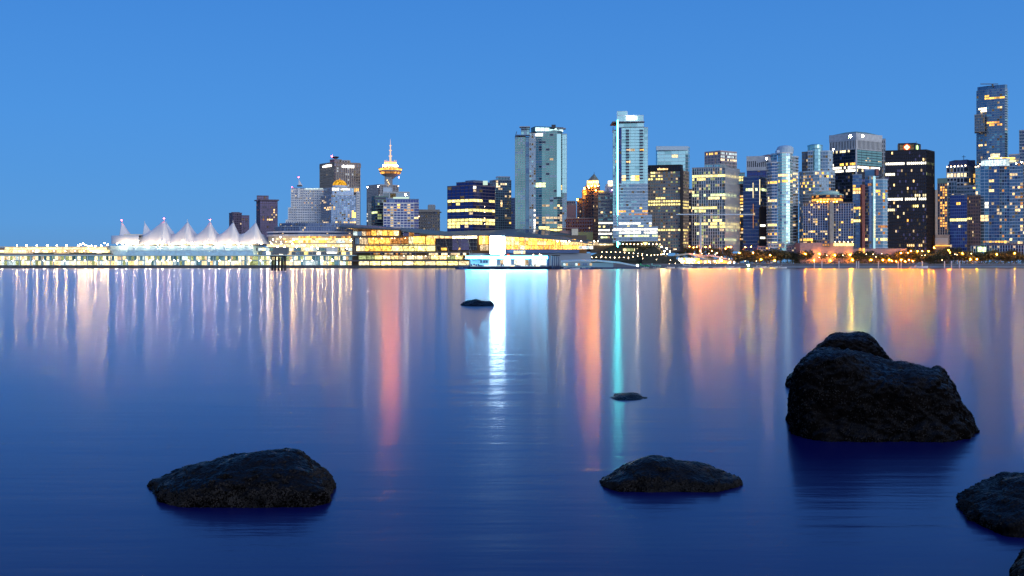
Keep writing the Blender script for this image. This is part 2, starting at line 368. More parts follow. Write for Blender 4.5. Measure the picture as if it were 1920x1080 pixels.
b = Bld('office_tower', 'brown gridded office tower behind the golden dome with white signs at its top', 637, 1180)
sg = st(('black', 'dark', 'grey'), 'taupe', 'stone', .25, .3, .34, .5)
blk(b, (600, 627, 675), 312.5, 440, 1180, sg, 5.4, 4.6, prob=(('dim', .006),), cap='taupe', caph=.4, ind=0)
fp, _, _ = blk(b, (600, 627, 675), 305.5, 312.5, 1180, st(('dark',), 'taupe', 'taupe', .3, .3, .6, .4), 7, 6, cap='taupe')
W1 = emat('sign_white', (1, .95, .85), 4, .1, False)
L = b.r.location
def facesign(B, fp, e, t0, t1, yt, yb, D, n, mat, name='letter', out=.9):
    p0, p1 = Vector(fp[e]), Vector(fp[e+1]); u = (p1-p0); ln = u.length; u.normalize(); nrm = Vector((u.y, -u.x)); rz = math.atan2(u.y, u.x)
    for k in range(n):
        t = t0+(t1-t0)*(k+.5)/n; c = p0+u*(ln*t)+nrm*out; hh = (yb-yt)*D/F*B.rng.choice((1, .7, 1, .8))
        box(name, (c.x, c.y, Z(yb, D)+hh/2), (ln*(t1-t0)/n*.8, .4, hh), mat, B.r, rz)
facesign(b, fp, 0, .22, .85, 307.5, 311.5, 1180, 7, W1); facesign(b, fp, 1, .28, .76, 308.5, 313.5, 1180, 10, W1)
blk(b, (619, 627, 640), 299.5, 305, 1190, st(('dark',), 'taupe', 'taupe', .2, .2, .3, .2), 3, 4); blk(b, (641, 656), 301.5, 305, 1192, st(('dark',), 'stone', 'stone', .2, .2, .5, .2), 4, 5)
lathe('helipad', P(629, 297.5, 1190), [(2.2, 0), (4.2, 1.6), (4.2, 2.1), (3.6, 2.4)], M_dark, b.r, 16); lampon(b, 622.5, 293, 1185, 'red', .7)

# lookout tower with the lit disc
b = Bld('lookout_tower', 'office tower carrying a round orange lit lookout disc and spire', 731, 1150)
blk(b, (688, 710, 747), 347, 470, 1150, st(('dark', 'grey'), 'taupe', 'lightgrey', .3, .25, .35, .35), 4.2, 3.4, strips=((688, 691, 395, 415, 'white', .4),), cap='lightgrey', ind=0)
lampon(b, 689, 351, 1150, 'white', .7); lampon(b, 709, 349, 1144, 'white', .8); lampon(b, 747, 349, 1150, 'small', .4)
prism('lift_shaft', [(X(722, 1160), 1155), (X(735.5, 1160), 1155), (X(735.5, 1160), 1163), (X(722, 1160), 1163)], Z(352, 1160), Z(332, 1160), wall('grey'), b.r)
for k, (x, y) in enumerate(((726, 338), (728, 342), (730, 345), (727, 348))): box('lit_slot', P(x, y, 1154.8), (1.0, .3, 1.6), lit('warm'), b.r)
C0 = P(732, 318, 1160)
lathe('disc_underside', C0, [(3.5, -10.5), (6, -8.2), (9.5, -6.2), (10.8, -5.4)], pmat('disc_concrete', (.42, .34, .30), .6), b.r, 32)
def ring(B, C, r0, r1, z0, z1, n, mats, name, prob):
    for k in range(n):
        a0, a1 = 2*math.pi*k/n+.02, 2*math.pi*(k+1)/n-.02; L = B.r.location; v = []
        for rr, zz in ((r0, z0), (r1, z1)):
            for a in (a0, a1): v.append(Vector((C.x+rr*math.cos(a), C.y+rr*math.sin(a), C.z+zz))-L)
        for rr, zz in ((r0-.4, z0), (r1-.4, z1)):
            for a in (a0, a1): v.append(Vector((C.x+rr*math.cos(a), C.y+rr*math.sin(a), C.z+zz))-L)
        mt = mats[0] if B.rng.random() < prob else mats[1]
        obj(name, mesh(name, v, [(0, 1, 3, 2), (4, 6, 7, 5), (0, 4, 5, 1), (2, 3, 7, 6), (0, 2, 6, 4), (1, 5, 7, 3)], mt), B.r)
ring(b, C0, 10.9, 12.2, -5.2, -3.2, 30, (lit('orange'), lit('dimorange')), 'window', .55)
lathe('disc_band', C0, [(12.0, -3.2), (12.9, -2.2), (13.0, -1.4), (12.8, -1.3)], pmat('disc_concrete', (.42, .34, .30), .6), b.r, 32)
ring(b, C0, 12.6, 13.3, -1.2, .5, 36, (lit('amber'), lit('orange')), 'window', .5)
lathe('disc_core', C0, [(10, -5.4), (11.6, -3.2), (12.2, -1.2), (12.6, .5)], wall('bronze'), b.r, 32)
lathe('disc_roof', C0, [(13.4, .5), (14, .9), (12, 1.8), (7.5, 3)], pmat('disc_concrete', (.42, .34, .30), .6), b.r, 32)
ring(b, C0, 7.0, 7.0, 3.0, 8.0, 20, (emat('crown_glow', (1, .45, .10), 5.5, .3, True), emat('crown_glow', (1, .5, .1), 6)), 'lit_panel', 1)
lathe('crown', C0, [(6.4, 3), (6.4, 8.4), (6.0, 8.5)], wall('stone'), b.r, 20)
for k in range(10):
    a = 2*math.pi*k/10+.2; luminaire('lamp', C0+Vector((8.2*math.cos(a), -8.2*abs(math.sin(a)), 4.2)), .7, 'added_red', b.r)  # ring of lamps added to redden the tower's streak in the water
for k in range(9):
    a = 2*math.pi*k/9; q = C0+Vector((6.6*math.cos(a), 6.6*math.sin(a), 8.2)); bar('antenna', q, q+Vector((0, 0, 2.5)), .15, lit('orange'), b.r, 4)
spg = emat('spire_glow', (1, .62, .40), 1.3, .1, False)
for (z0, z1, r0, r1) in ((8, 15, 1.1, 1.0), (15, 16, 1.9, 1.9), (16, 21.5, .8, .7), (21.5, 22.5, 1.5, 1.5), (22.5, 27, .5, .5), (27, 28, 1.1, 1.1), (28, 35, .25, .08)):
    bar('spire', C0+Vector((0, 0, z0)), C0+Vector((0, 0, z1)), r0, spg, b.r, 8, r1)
ball('lamp', C0+Vector((10.5, -6, -9.5)), .8, emat('lamp_violet', (.7, .35, 1), 14, 0), b.r)

b = Bld('glass_office', 'dark green glass office block with a lit strip below the lookout tower', 722, 1080)
sgd = st(('dark', 'navy', 'grey'), 'green', 'dark', .22, .2, .06, .1)
blk(b, (697, 704, 727), 369, 470, 1085, sgd, 5.2, 4, strips=((697, 709, 398, 403, 'green'), (706, 716, 403, 410, 'dimgreen', .8), (705, 712, 378, 384, 'dimgreen', .5)), cap='green')
blk(b, (690, 697), 380, 470, 1100, st(('grey', 'dark'), 'grey', 'grey', .3, .2, .2, .2), 5, 4, dep=14)
blk(b, (718, 768), 361, 372, 1100, st(('steel', 'grey'), 'lightgrey', 'lightgrey', .15, .1, .05, .1), 11, 12, cap='lightgrey'); box('roof_box', P(727, 357, 1104), (9, 6, 6), wall('paleblue'), b.r)
box('lit_strip', P(752, 371, 1092), (17, .5, 1.8), emat('strip_palegreen', (.75, 1, .85), .9, 0), b.r)
lampon(b, 761, 365, 1096, 'white', .9)
b = Bld('hotel_block', 'white gridded block with blue windows and blue top storey left of the stone block', 750, 1040)
blk(b, (725, 785), 374, 381.5, 1045, st(('deepblue', 'blue'), 'blue', 'lightgrey', .1, .1, .08, .15), 7.5, 5.2)
swb = st(('deepblue', 'blue', 'deepblue'), 'white', 'white', .35, .25, .14, .22)
blk(b, (719, 776), 381.5, 470, 1038, swb, 4.8, 6.2, strips=((729, 735, 381, 445, 'dim', .7), (746, 753, 384, 396, 'amber', .8), (764, 772, 384, 412, 'dim', .4), (744, 751, 415, 445, 'dim', .4)), prob=(('dim', .08), ('dimorange', .05)), cap='white')
blk(b, (776.5, 785), 381.5, 470, 1045, st(('deepblue', 'purple'), 'lightgrey', 'purple', .3, .2, .1, .1), 4.8, 4, strips=((776, 785, 403, 412, 'warm', .6),), dep=16)
lampon(b, 785.5, 406, 1040, 'small', .4)
b = Bld('stone_building', 'old beige stone office block with a small dark rooftop box', 804, 1120)
blk(b, (784.5, 824), 396, 470, 1120, st(('dark', 'navy', 'dark'), 'stone', 'stone', .42, .3, .45, .3), 6, 4.6, prob=(('dim', .04),), cap='stone', caph=1.2)
prism('cornice', offset(footprint((784, 824.5), 1119)[0], .8), Z(396, 1120)-1, Z(396, 1120)-.3, wall('stone'), b.r)
blk(b, (803.5, 815), 385, 394, 1126, st(('grey',), 'lightgrey', 'grey', .1, .1, .5, .2), 9, 6, dep=7)

b = Bld('office_block', 'deep blue glass office block with rows of yellow lit windows', 880, 1000)
sob = st(('deepblue', 'deepblue', 'purple'), 'purple', 'dark', .16, .15, .07, .12)
stp = tuple((838, 930, y0, y1, 'yellow', p) for y0, y1, p in ((374, 379.5, .96), (393, 398.5, .97), (411.5, 416, .95), (417.5, 422.5, .95)))
stp += ((851, 862, 380, 387, 'yellow', .9), (838, 862, 423.5, 428.5, 'yellow', .95), (880, 900, 398, 404, 'dim', .4), (890, 920, 403, 411, 'amber', .25), (886, 918, 345, 352, 'white', .15), (886, 916, 352, 370, 'dim', .08))
blk(b, (839, 887, 928), 348, 470, 1000, sob, 6.2, 11.2, strips=stp, prob=(('dim', .015),), cap='purple')
blk(b, (856, 887, 918), 341.5, 348, 1006, sob, 6.2, 11, cap='blue'); blk(b, (873, 890, 905), 339, 342, 1012, sob, 6, 11, cap='blue')
box('roof_box', P(910, 343, 1000), (4.5, 3, 4), emat('strip_palegreen', (.75, 1, .85), .9, 0), b.r)
for k in range(12): luminaire('lamp', P(908.6, 384+k*3.6, 990.5), .32, 'small', b.r) if k % 3 == 1 else None
b = Bld('glass_tower', 'teal glass tower with pale flat crown between blue office block and tallest central tower', 940, 1060)
stl = st(('steel', 'teal', 'grey'), 'teal', 'steel', .16, .12, .12, .15)
blk(b, (918, 930, 958.5), 338, 470, 1060, stl, 4.6, 4.8, strips=((920, 923, 358, 368, 'orange', .9), (938, 941, 372, 440, 'warm', .35), (949, 957, 415, 422, 'amber', .8), (932, 952, 342, 352, 'cream', .45)), prob=(('dim', .06),), cap='lightgrey')
blk(b, (930, 934, 956), 332, 337.5, 1066, st(('paleteal',), 'lightgrey', 'white', .2, .1, .1, .1), 5, 6, cap='white')
b = Bld('slim_tower', 'narrow dark blue slab squeezed between teal tower and tallest central tower', 963, 1180)
blk(b, (958, 968), 372, 470, 1180, st(('navy', 'deepblue'), 'navy' if False else 'blue', 'dark', .15, .1, .1, .1), 5, 4)

# the big glass tower
b = Bld('glass_tower', 'wide glass high-rise with flying roof ledges and a blue vertical stripe', 1015, 1000)
blk(b, (966, 985), 257, 470, 1004, st(('green', 'sky', 'steel'), 'lightgrey', 'grey', .12, .2, .14, .25), 4.55, 4.6, prob=(('dimorange', .01),), dep=26, cap='dark', ind=0)
blk(b, (985.2, 992.5), 257, 470, 1009, st(('sky', 'blue'), 'sky' if False else 'blue', 'blue', .06, .05, .1, .05), 4.55, 7.5, dep=20, cap=None, ind=0)
blk(b, (992.5, 1004.5), 250, 470, 1003, st(('steel', 'grey', 'teal'), 'lightgrey', 'lightgrey', .16, .3, .14, .3), 4.55, 4, strips=((999, 1004, 392, 432, 'white', .8),), dep=26, cap='dark', ind=60)
blk(b, None, 246, 470, 1000, st(('green', 'green', 'steel', 'dark'), 'lightgrey', 'grey', .11, .3, .05, .15), 4.55, 7.2, pts=((1004.5, 2), (1016, 0), (1045, 0), (1054, 3)), dep=24,
    strips=((992, 1023, 343, 349.5, 'green', .9), (1044, 1053, 346, 356, 'amber', .9), (1028, 1040, 296, 300, 'dim', .8), (1004, 1010, 350, 353, 'warm', .9), (1028, 1058, 385, 392, 'warm', .35), (1004, 1060, 400, 428, 'dim', .2), (1010, 1062, 425, 432, 'yellow', .9)), prob=(('dim', .02),), cap=None)
blk(b, (1054, 1062.5), 252, 362, 1005, st(('paleteal', 'paleteal'), 'teal', 'white', .04, .05, .10, .2), 9, 4.2, dep=20, cap='lightgrey', ind=300)
blk(b, (1054, 1062.5), 362, 470, 1005, st(('steel', 'green'), 'lightgrey', 'lightgrey', .14, .2, .1, .2), 4.55, 4.2, dep=20, cap=None, ind=0)
box('glass_panel', P(1048, 310, 998.6), (4.2, .5, 62), gl('paleteal'), b.r)
blk(b, (996, 1004, 1056), 238.5, 246, 1006, st(('paleteal', 'teal'), 'teal', 'steel', .1, .1, .08, .1), 7.6, 9, cap='dark')
box('roof_ledge', P(984, 238.5, 1004), (10.5, 8, .7), wall('grey'), b.r); box('roof_ledge', P(981, 254, 1003), (14, 8, .8), wall('blue'), b.r); box('roof_ledge', P(1052, 241.5, 1003), (9, 8, .7), wall('grey'), b.r)
blk(b, (977, 993), 239.5, 253, 1012, st(('teal', 'steel'), 'steel' if False else 'blue', 'blue', .1, .1, .08, .1), 7, 6, dep=10)
sign(b, 1004, 1018, 250, 255, 1000, emat('sign_white', (1, .95, .85), 4), 4)
box('roof_box', P(1038, 237.5, 1008), (4, 4, 3.5), wall('dark'), b.r); bar('mast', P(1038, 239, 1008), P(1038, 234, 1008), .15, M_dark, b.r); bar('crane_arm', P(966, 256, 1004), P(969, 246.5, 1004), .35, M_dark, b.r)
b = Bld('pink_building', 'pale pink block with a small grey roof storey beside the brick block', 1071, 1140)
blk(b, (1061, 1080), 383, 470, 1140, st(('grey',), 'pink', 'pink', .0, .1, .0, .1), 60, 40, cap='pink', ind=0); box('wall', P(1071, 430, 1139.6), (11.5, .6, 55), wall('pink'), b.r); blk(b, (1063, 1079), 378, 382, 1144, st(('dark',), 'grey', 'pink', .2, .1, .2, .1), 4, 4)
b = Bld('brick_building', 'low red brick block with rows of small dark windows', 1092, 1000)
blk(b, (1062, 1112), 411, 470, 1000, st(('dark', 'dark', 'purple'), 'red', 'red', .5, .2, .45, .2), 6.5, 4.6, prob=(('dim', .02),), cap='stone', caph=.5)

# art deco tower with green pyramid roof
b = Bld('art_deco_tower', 'brown stepped art deco tower with orange lit crown and pointed roof', 1110, 1090)
sd = st(('dark', 'black', 'dark'), 'brown', 'brown', .45, .25, .42, .45)
lp = (('dim', .03),)
blk(b, (1082.5, 1094), 374, 470, 1096, sd, 6.5, 4, prob=lp, strips=((1082, 1086, 400, 412, 'warm', .6),), dep=14, ind=90)
blk(b, (1092, 1105), 358, 470, 1092, sd, 6.5, 4, prob=lp, dep=18, ind=150)
blk(b, (1098, 1112, 1124), 350, 470, 1086, sd, 6.5, 4, prob=(('dim', .05), ('warm', .03)), ind=280)
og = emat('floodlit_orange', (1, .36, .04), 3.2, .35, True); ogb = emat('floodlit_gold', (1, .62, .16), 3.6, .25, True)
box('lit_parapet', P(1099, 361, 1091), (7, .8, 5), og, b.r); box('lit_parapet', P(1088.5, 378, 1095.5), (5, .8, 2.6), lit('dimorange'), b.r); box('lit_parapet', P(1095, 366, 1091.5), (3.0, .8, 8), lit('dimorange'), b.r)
blk(b, (1100, 1113, 1124), 345, 350, 1089, st(('dark',), 'brown', 'brown', .3, .2, .3, .2), 5, 4, strips=((1090, 1130, 340, 360, 'amber', 1),), cap='brown')
for x in (1103, 1109, 1116, 1121): lampon(b, x, 349, 1081, 'floodorange', .6)  # orange lamps added to strengthen the crown's streak on the water
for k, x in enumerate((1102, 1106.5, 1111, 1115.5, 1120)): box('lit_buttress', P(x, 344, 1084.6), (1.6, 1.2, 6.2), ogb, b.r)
blk(b, (1103.5, 1113, 1122), 338, 345, 1091, st(('dark',), 'brown', 'bronze', .1, .1, .1, .1), 8, 4.4, strips=((1090, 1130, 330, 350, 'hot', 1),), cap='stone')
ap = P(1114, 325.5, 1097); q = footprint((1103, 1113, 1122.5), 1091)[0]; zb = Z(337.6, 1091)+.6; L = b.r.location
obj('pyramid_roof', mesh('pyramid_roof', [Vector((x, y, zb))-L for x, y in q]+[ap-L], [(0, 1, 4), (1, 2, 4), (2, 3, 4), (3, 0, 4), (3, 2, 1, 0)], pmat('copper_roof', (.20, .24, .20), .6)), b.r)
bar('finial', ap-Vector((0, 0, .5)), ap+Vector((0, 0, 1.6)), .2, M_dark, b.r)
for x, y in ((1083, 374.5), (1096, 354), (1117, 357), (1104, 352)): lampon(b, x, y, 1083, 'floodorange', .6)
b = Bld('banded_office', 'cream horizontally banded office block left of the cyan-edged tower', 1136, 985)
sbd = st(('dark', 'grey', 'green'), 'stone', 'lightgrey', .52, .25, .04, .1)
stp = tuple((1122, 1180, y0, y1, c, p) for y0, y1, c, p in ((415, 421, 'white', .9), (421, 426, 'yellow', .45), (428, 434, 'white', .9), (435, 441, 'white', .9), (441, 447, 'green', .8), (394, 400, 'warm', .18)))
blk(b, (1122, 1152), 361, 455, 985, sbd, 6.6, 4.5, strips=stp, prob=(('dim', .03),), cap='lightgrey', ind=200)
blk(b, (1136, 1150), 349, 361, 992, st(('grey',), 'white', 'white', .5, .1, .5, .1), 12, 7, dep=10); box('lit_box', P(1145, 344, 994), (5, 5, 5), lit('cream'), b.r)
box('lit_wall', P(1127, 358.8, 984), (5, .6, 1.5), lit('amber'), b.r); ball('lamp', P(1148, 356, 984), .7, emat('lamp_violet', (.7, .35, 1), 14, 0), b.r)

# cyan edged tower
b = Bld('glass_tower', 'tallest central glass tower with a glowing cyan line down its corner', 1180, 965)
sS = st(('paleteal', 'teal', 'paleteal'), 'teal', 'paleblue', .12, .15, .05, .12)
blk(b, (1149, 1157), 245, 455, 970, st(('teal', 'sky', 'paleteal'), 'paleblue', 'blue', .14, .15, .1, .1), 5.6, 4.4, dep=20, cap='purple', prob=(('dim', .01),), ind=20)
blk(b, (1159.5, 1165.5), 239, 400, 966, st(('deepblue', 'purple'), 'blue', 'purple', .14, .1, .08, .1), 5.6, 6, dep=16, cap=None, ind=30)
blk(b, (1165.5, 1207.5), 239, 345, 962, sS, 5.6, 7.8, dep=24, cap='purple', ind=200, strips=((1171, 1180, 276, 282, 'dim', .9), (1183, 1192, 276, 282, 'dim', .8), (1198, 1207, 274, 284, 'amber', .6), (1172, 1180, 302, 308, 'warm', .8), (1166, 1176, 330, 338, 'warm', .7), (1180, 1194, 330, 337, 'green', 1), (1192, 1201, 330, 337, 'amber', 1)))
blk(b, (1207.5, 1214.5), 240, 345, 966, st(('paleteal', 'teal'), 'paleblue', 'paleblue', .07, .1, .1, .1), 5.6, 7, dep=18, cap='lightgrey', ind=230)
for x0 in (1173, 1199):          # dark stacks of balconies
    for k in range(17): box('balcony', P(x0+3.4, 244.5+k*5.62, 961), (3.2, 1.6, 1.5), gl('dark'), b.r)
ssl = st(('steel', 'teal', 'grey', 'sky'), 'paleblue', 'paleblue', .38, .3, .04, .1)
slst = tuple((1158, 1235, y0, y1, c, p) for y0, y1, c, p in ((373, 378, 'dim', .4), (381, 385, 'white', .25), (387, 391, 'amber', .3), (393, 398, 'orange', .35), (400, 404, 'dimorange', .5), (415, 420, 'white', .9), (421, 426, 'yellow', .4), (428, 432, 'white', .92), (435, 440, 'white', .92), (441, 447, 'green', .8)))
blk(b, (1158.5, 1214.5), 345, 405, 960, ssl, 5.8, 5.2, strips=slst, dep=30, cap=None, ind=260)
blk(b, (1150, 1222), 405, 427, 956, ssl, 5.8, 5.2, strips=slst, dep=34, ind=340)
blk(b, (1150, 1233), 427, 451, 952, ssl, 6.2, 5.2, strips=slst+((1150, 1235, 426, 433, 'white', .9),), dep=38, ind=430)
box('light_housing', P(1158, 344, 960.4), (.9, .8, (463-225)*960/F), wall('teal'), b.r); box('corner_light', P(1158, 344, 959.9), (.85, .1, (463-225)*960/F), emat('corner_line_cyan', (.10, .95, .82), 30, 0), b.r)
blk(b, (1157, 1207), 228, 239, 964, st(('paleteal', 'teal'), 'paleblue', 'white', .08, .1, .04, .1), 11, 14, dep=22, cap=None, ind=460)
prism('roof_ledge', offset(footprint((1150, 1207), 962, 24)[0], .8), Z(229.3, 962), Z(227.7, 962), wall('purple'), b.r)
blk(b, (1157, 1206.5), 216, 227.5, 966, st(('paleteal',), 'paleblue', 'paleblue', .08, .1, .05, .1), 11, 16, dep=16, cap=None); blk(b, (1157, 1176), 208.5, 216, 968, st(('paleteal',), 'paleblue', 'paleblue', .08, .1, .05, .1), 8, 19, dep=10, cap=None)
sign(b, 1174.5, 1194.5, 217, 223.5, 964.5, emat('tower_sign', (1, 1, .95), 7, 0), 6)
box('rooftop_pole', P(1149.5, 243, 968), (.6, .6, 5), wall('purple'), b.r)

b = Bld('glass_tower', 'pale teal glass tower with rounded shoulders behind the dark office block', 1262, 1150)
blk(b, None, 275.5, 470, 1150, st(('paleteal', 'teal', 'paleteal'), 'paleblue', 'paleblue', .10, .1, .02, .1), 6.6, 13, pts=((1230, 4), (1233, 0), (1285, 0), (1290, 3), (1293, 9)), dep=14, strips=((1262, 1274, 290, 296, 'cream', .9),), cap='paleblue')
box('crown', P(1260, 278, 1149), (36, 2, 4.6), pmat('pale_metal', (.45, .58, .66), .5), b.r)
b = Bld('office_tower', 'dark office block with a black top storey and bands of yellow lit windows', 1253, 985)
so_ = st(('grey', 'dark', 'green'), 'taupe', 'taupe', .42, .2, .22, .3)
def rows(x0, x1, lst): return tuple((x0, x1, y0, y1, c, p) for y0, y1, c, p in lst)
blk(b, (1215, 1276, 1291), 320, 470, 985, so_, 5.9, 4.9, cap=None, ind=300, strips=rows(1215, 1246, ((324, 331, 'yellow', .6), (332, 337, 'yellow', .5))) + rows(1215, 1292, ((375, 380.5, 'yellow', .93), (381, 386.5, 'yellow', .9), (426, 432, 'yellow', .9), (448, 455, 'warm', .15))) + rows(1222, 1246, ((369, 374, 'yellow', .8), (350, 356, 'yellow', .25))) + rows(1276, 1292, ((388, 394, 'yellow', .7), (437, 460, 'yellow', .5))), prob=(('dim', .10), ('dimgreen', .06)))
blk(b, (1214.5, 1276, 1280), 310, 320, 984, st(('black',), 'black', 'black', .1, .2, .3, .2), 10, 6, cap='black'); box('dark_strip', P(1278, 395, 983.6), (2.6, 2.5, 80), wall('black'), b.r)
facesign(b, footprint((1214.5, 1276, 1280), 984)[0], 0, .30, .62, 314, 318, 984, 8, lit('warm'), 'letter', .5)
b = Bld('dark_tower', 'narrow dark block in the gap left of the white-ribbed office tower', 1292, 1100)
blk(b, (1287, 1300), 356, 470, 1100, st(('dark', 'purple'), 'taupe', 'dark', .3, .2, .3, .2), 6, 4, strips=rows(1287, 1300, ((388, 394, 'yellow', .7),)), prob=(('dim', .15), ('warm', .04)))
b = Bld('white_pole', 'tall pale lattice mast with a crossarm in front of the white-ribbed tower', 1313, 970, 'mast')
bar('pole', P(1313.5, 476, 972), P(1313.5, 404, 972), 1.1, wall('paleblue'), b.r, 8, .9)
box('crossarm', P(1340, 402, 972), (74, 1.0, 1.0), wall('paleblue'), b.r); box('cab', P(1314, 404, 971), (3.2, 2, 3.4), wall('grey'), b.r)
b = Bld('ribbed_office', 'office tower with thin white vertical ribs and long bands of yellow windows', 1340, 1000)
sr = st(('grey', 'green', 'steel', 'dark'), 'grey', 'white', .20, .15, .12, .9)
rr_ = rows(1297, 1396, ((327.5, 333.5, 'yellow', .97), (396, 401, 'green', .35), (419, 424.5, 'yellow', .93), (450, 454, 'dimgreen', .6))) + rows(1299, 1322, ((334, 339, 'yellow', .95), (358, 364, 'yellow', .5), (364, 370, 'green', .8), (436, 441, 'green', .5))) + rows(1330, 1386, ((364, 368, 'green', .85), (425, 431, 'yellow', .9))) + rows(1299, 1345, ((386.5, 393, 'yellow', .95),)) + rows(1358, 1386, ((387, 393, 'yellow', .95), (449, 454, 'green', .95), (431, 437, 'green', .6))) + rows(1328, 1362, ((369.5, 374.5, 'yellow', .9), (411, 416, 'yellow', .6))) + rows(1309, 1324, ((395, 400, 'yellow', 1),))
blk(b, (1298, 1358, 1386), 314, 470, 1000, sr, 5.9, 4.7, strips=rr_, prob=(('dimgreen', .10), ('dim', .05)), cap='steel' if False else 'grey', ind=300)
blk(b, (1322, 1349, 1362), 308, 314, 1004, st(('teal', 'steel'), 'grey', 'white', .15, .15, .12, .3), 6, 4.7)
blk(b, (1385, 1396), 325, 345, 1022, st(('green', 'grey'), 'grey', 'grey', .2, .2, .15, .2), 5.6, 5, strips=rows(1385, 1396, ((329, 339, 'yellow', .8),)), dep=10)
b = Bld('red_topped_tower', 'office tower top with reddish left face and white ribbed right face', 1351, 1130)
fp, _, _ = blk(b, (1321.5, 1351, 1381), 284, 470, 1130, st(('purple', 'dark', 'grey'), 'pink', 'lightgrey', .35, .2, .3, .3), 6, 4.2, strips=rows(1322, 1348, ((286, 292, 'amber', .6),)) + rows(1351, 1381, ((284, 298, 'cool', .85), (298, 304, 'cream', .9))), prob=(('dim', .02),), cap='lightgrey')
b = Bld('orange_block', 'narrow dark block with stacked amber lit floors behind a ribbed tower', 1390, 1060)
blk(b, (1384, 1394), 340, 470, 1060, st(('dark', 'bronze' if False else 'dark'), 'bronze', 'bronze', .4, .2, .05, .1), 6.2, 5, strips=rows(1384, 1395, ((373, 381, 'amber', 1), (382, 400, 'cream', .8), (400, 420, 'amber', .7), (430, 445, 'dim', .5))), prob=(('orange', .25), ('dim', .2)))
b = Bld('blue_office', 'dark blue office block with two thin vertical white light lines', 1415, 1010)
blk(b, (1393.5, 1425, 1439), 332, 470, 1010, st(('navy', 'deepblue', 'navy'), 'blue', 'navy' if False else 'dark', .2, .15, .1, .1), 6.5, 4.6, strips=rows(1393, 1440, ((355, 359, 'green', .85), (331, 335, 'warm', .3))) + rows(1405, 1424, ((411, 414, 'green', .7),)), prob=(('dim', .03),), ind=300)
box('light_strip', P(1412, 357, 1008), (.6, .5, 15), lit('cream'), b.r); box('light_strip', P(1424.6, 360, 1007), (.6, .5, 25), lit('cream'), b.r); box('light_strip', P(1412.3, 405, 1008), (.4, .5, 24), lit('dimorange'), b.r)
box('dark_shaft', P(1431, 428, 1004), (7, 6, 42), wall('black'), b.r)
for y in (423, 446): box('window', P(1430, y, 1000.8), (5, .3, 2), lit('white'), b.r)
b = Bld('finned_tower', 'blue tower with a slanted pale crown of vertical fins', 1424, 1160)
blk(b, (1400.5, 1440, 1452), 316, 470, 1160, st(('deepblue', 'navy'), 'purple', 'dark', .1, .1, .1, .1), 6.5, 5)
fp, _, _ = blk(b, (1400.5, 1440, 1452), 298, 316, 1158, st(('black',), 'lightgrey', 'lightgrey', .38, .3, .45, .4), 18, 3.6, cap='lightgrey', caph=1.5)
loft('slanted_roof', [P(1400.5, 298, 1167), P(1440, 289.5, 1157), P(1452, 291, 1166)], [P(1402, 297, 1190), P(1446, 290, 1195), P(1452, 291, 1190)], 2.2, wall('purple'), b.r)
for a, c in ((1401, 1439.6),): loft('fascia', [P(1400.5, 299.5, 1166), P(1440, 292, 1155.5)], [P(1400.5, 299.5, 1168), P(1440, 292, 1158)], 6, wall('lightgrey'), b.r)
lampon(b, 1437, 298, 1154, 'white', 1.0)

# residential towers
sres = st(('sky', 'steel', 'teal', 'blue'), 'paleblue', 'paleblue', .24, .45, .07, .2)
b = Bld('apartment_tower', 'pale blue-white apartment tower with rounded dome cap and curved balconies', 1468, 980)
rs = rows(1459, 1490, ((324.5, 329, 'warm', .85), (336.5, 341, 'amber', .85))) + rows(1440, 1458, ((341.5, 347, 'amber', .9), (371, 377, 'warm', .9), (421, 426, 'yellow', .8), (438, 443, 'orange', .7), (387, 392, 'dim', .5), (455, 460, 'yellow', .4))) + rows(1486, 1497, ((324, 365, 'cream', .25),))
blk(b, None, 289, 470, 980, sres, 5.6, 5.6, pts=((1446, 4), (1452, 1), (1456, 0)), dep=18, strips=rs, prob=(('dim', .02),), ind=60)
blk(b, None, 305, 470, 976, st(('blue', 'navy', 'sky'), 'white', 'paleblue', .25, .6, .05, .2), 5.6, 4.4, pts=((1438, 8), (1441, 3), (1447, 0), (1457, 0)), dep=16, strips=rs, ind=120)
blk(b, None, 287, 470, 976, st(('teal', 'sky', 'paleteal', 'blue'), 'white', 'paleblue', .2, .4, .05, .15), 5.6, 4.6, pts=((1459, 1), (1466, -1), (1474, 0), (1481, 2), (1486, 6)), dep=16, strips=rs, ind=200)
blk(b, None, 294, 470, 984, st(('grey', 'steel', 'teal'), 'paleblue', 'lightgrey', .28, .7, .08, .2), 5.6, 4.6, pts=((1486, 2), (1492, 3), (1496, 8)), dep=12, strips=rs, prob=(('dim', .05),), ind=290)
lathe('dome_cap', P(1472, 287, 986), [(8, 0), (8.2, 3.5), (7.6, 5.3), (6, 6.6), (3, 7.2)], pmat('pale_metal', (.45, .58, .66), .5), b.r, 20); box('roof_box', P(1462, 286, 984), (7, 6, 4), wall('paleblue'), b.r)
b = Bld('apartment_tower', 'glass apartment tower with a round drum roof and many warm windows', 1530, 1010)
sres2 = st(('steel', 'teal', 'sky', 'grey'), 'paleblue', 'lightgrey', .22, .45, .12, .25)
pb = (('warm', .05), ('dim', .08), ('amber', .02))
blk(b, None, 286, 470, 1012, st(('grey', 'steel'), 'taupe', 'taupe', .3, .3, .25, .2), 6, 4.5, pts=((1504, 2), (1515, 0)), dep=18, prob=(('dim', .15),), ind=40)
blk(b, None, 284, 322, 1008, sres2, 6, 4.6, pts=((1515, 0), (1524, -1)), dep=18, ind=60)
blk(b, None, 279, 322, 1006, st(('paleteal', 'teal'), 'teal', 'paleblue', .12, .15, .06, .1), 6, 5, pts=((1524, 1), (1528, -1), (1534, -1), (1538, 1)), dep=16, ind=90)
blk(b, None, 284, 322, 1008, sres2, 6, 4.6, pts=((1538, 0), (1552, 0), (1561, 4)), dep=18, ind=150)
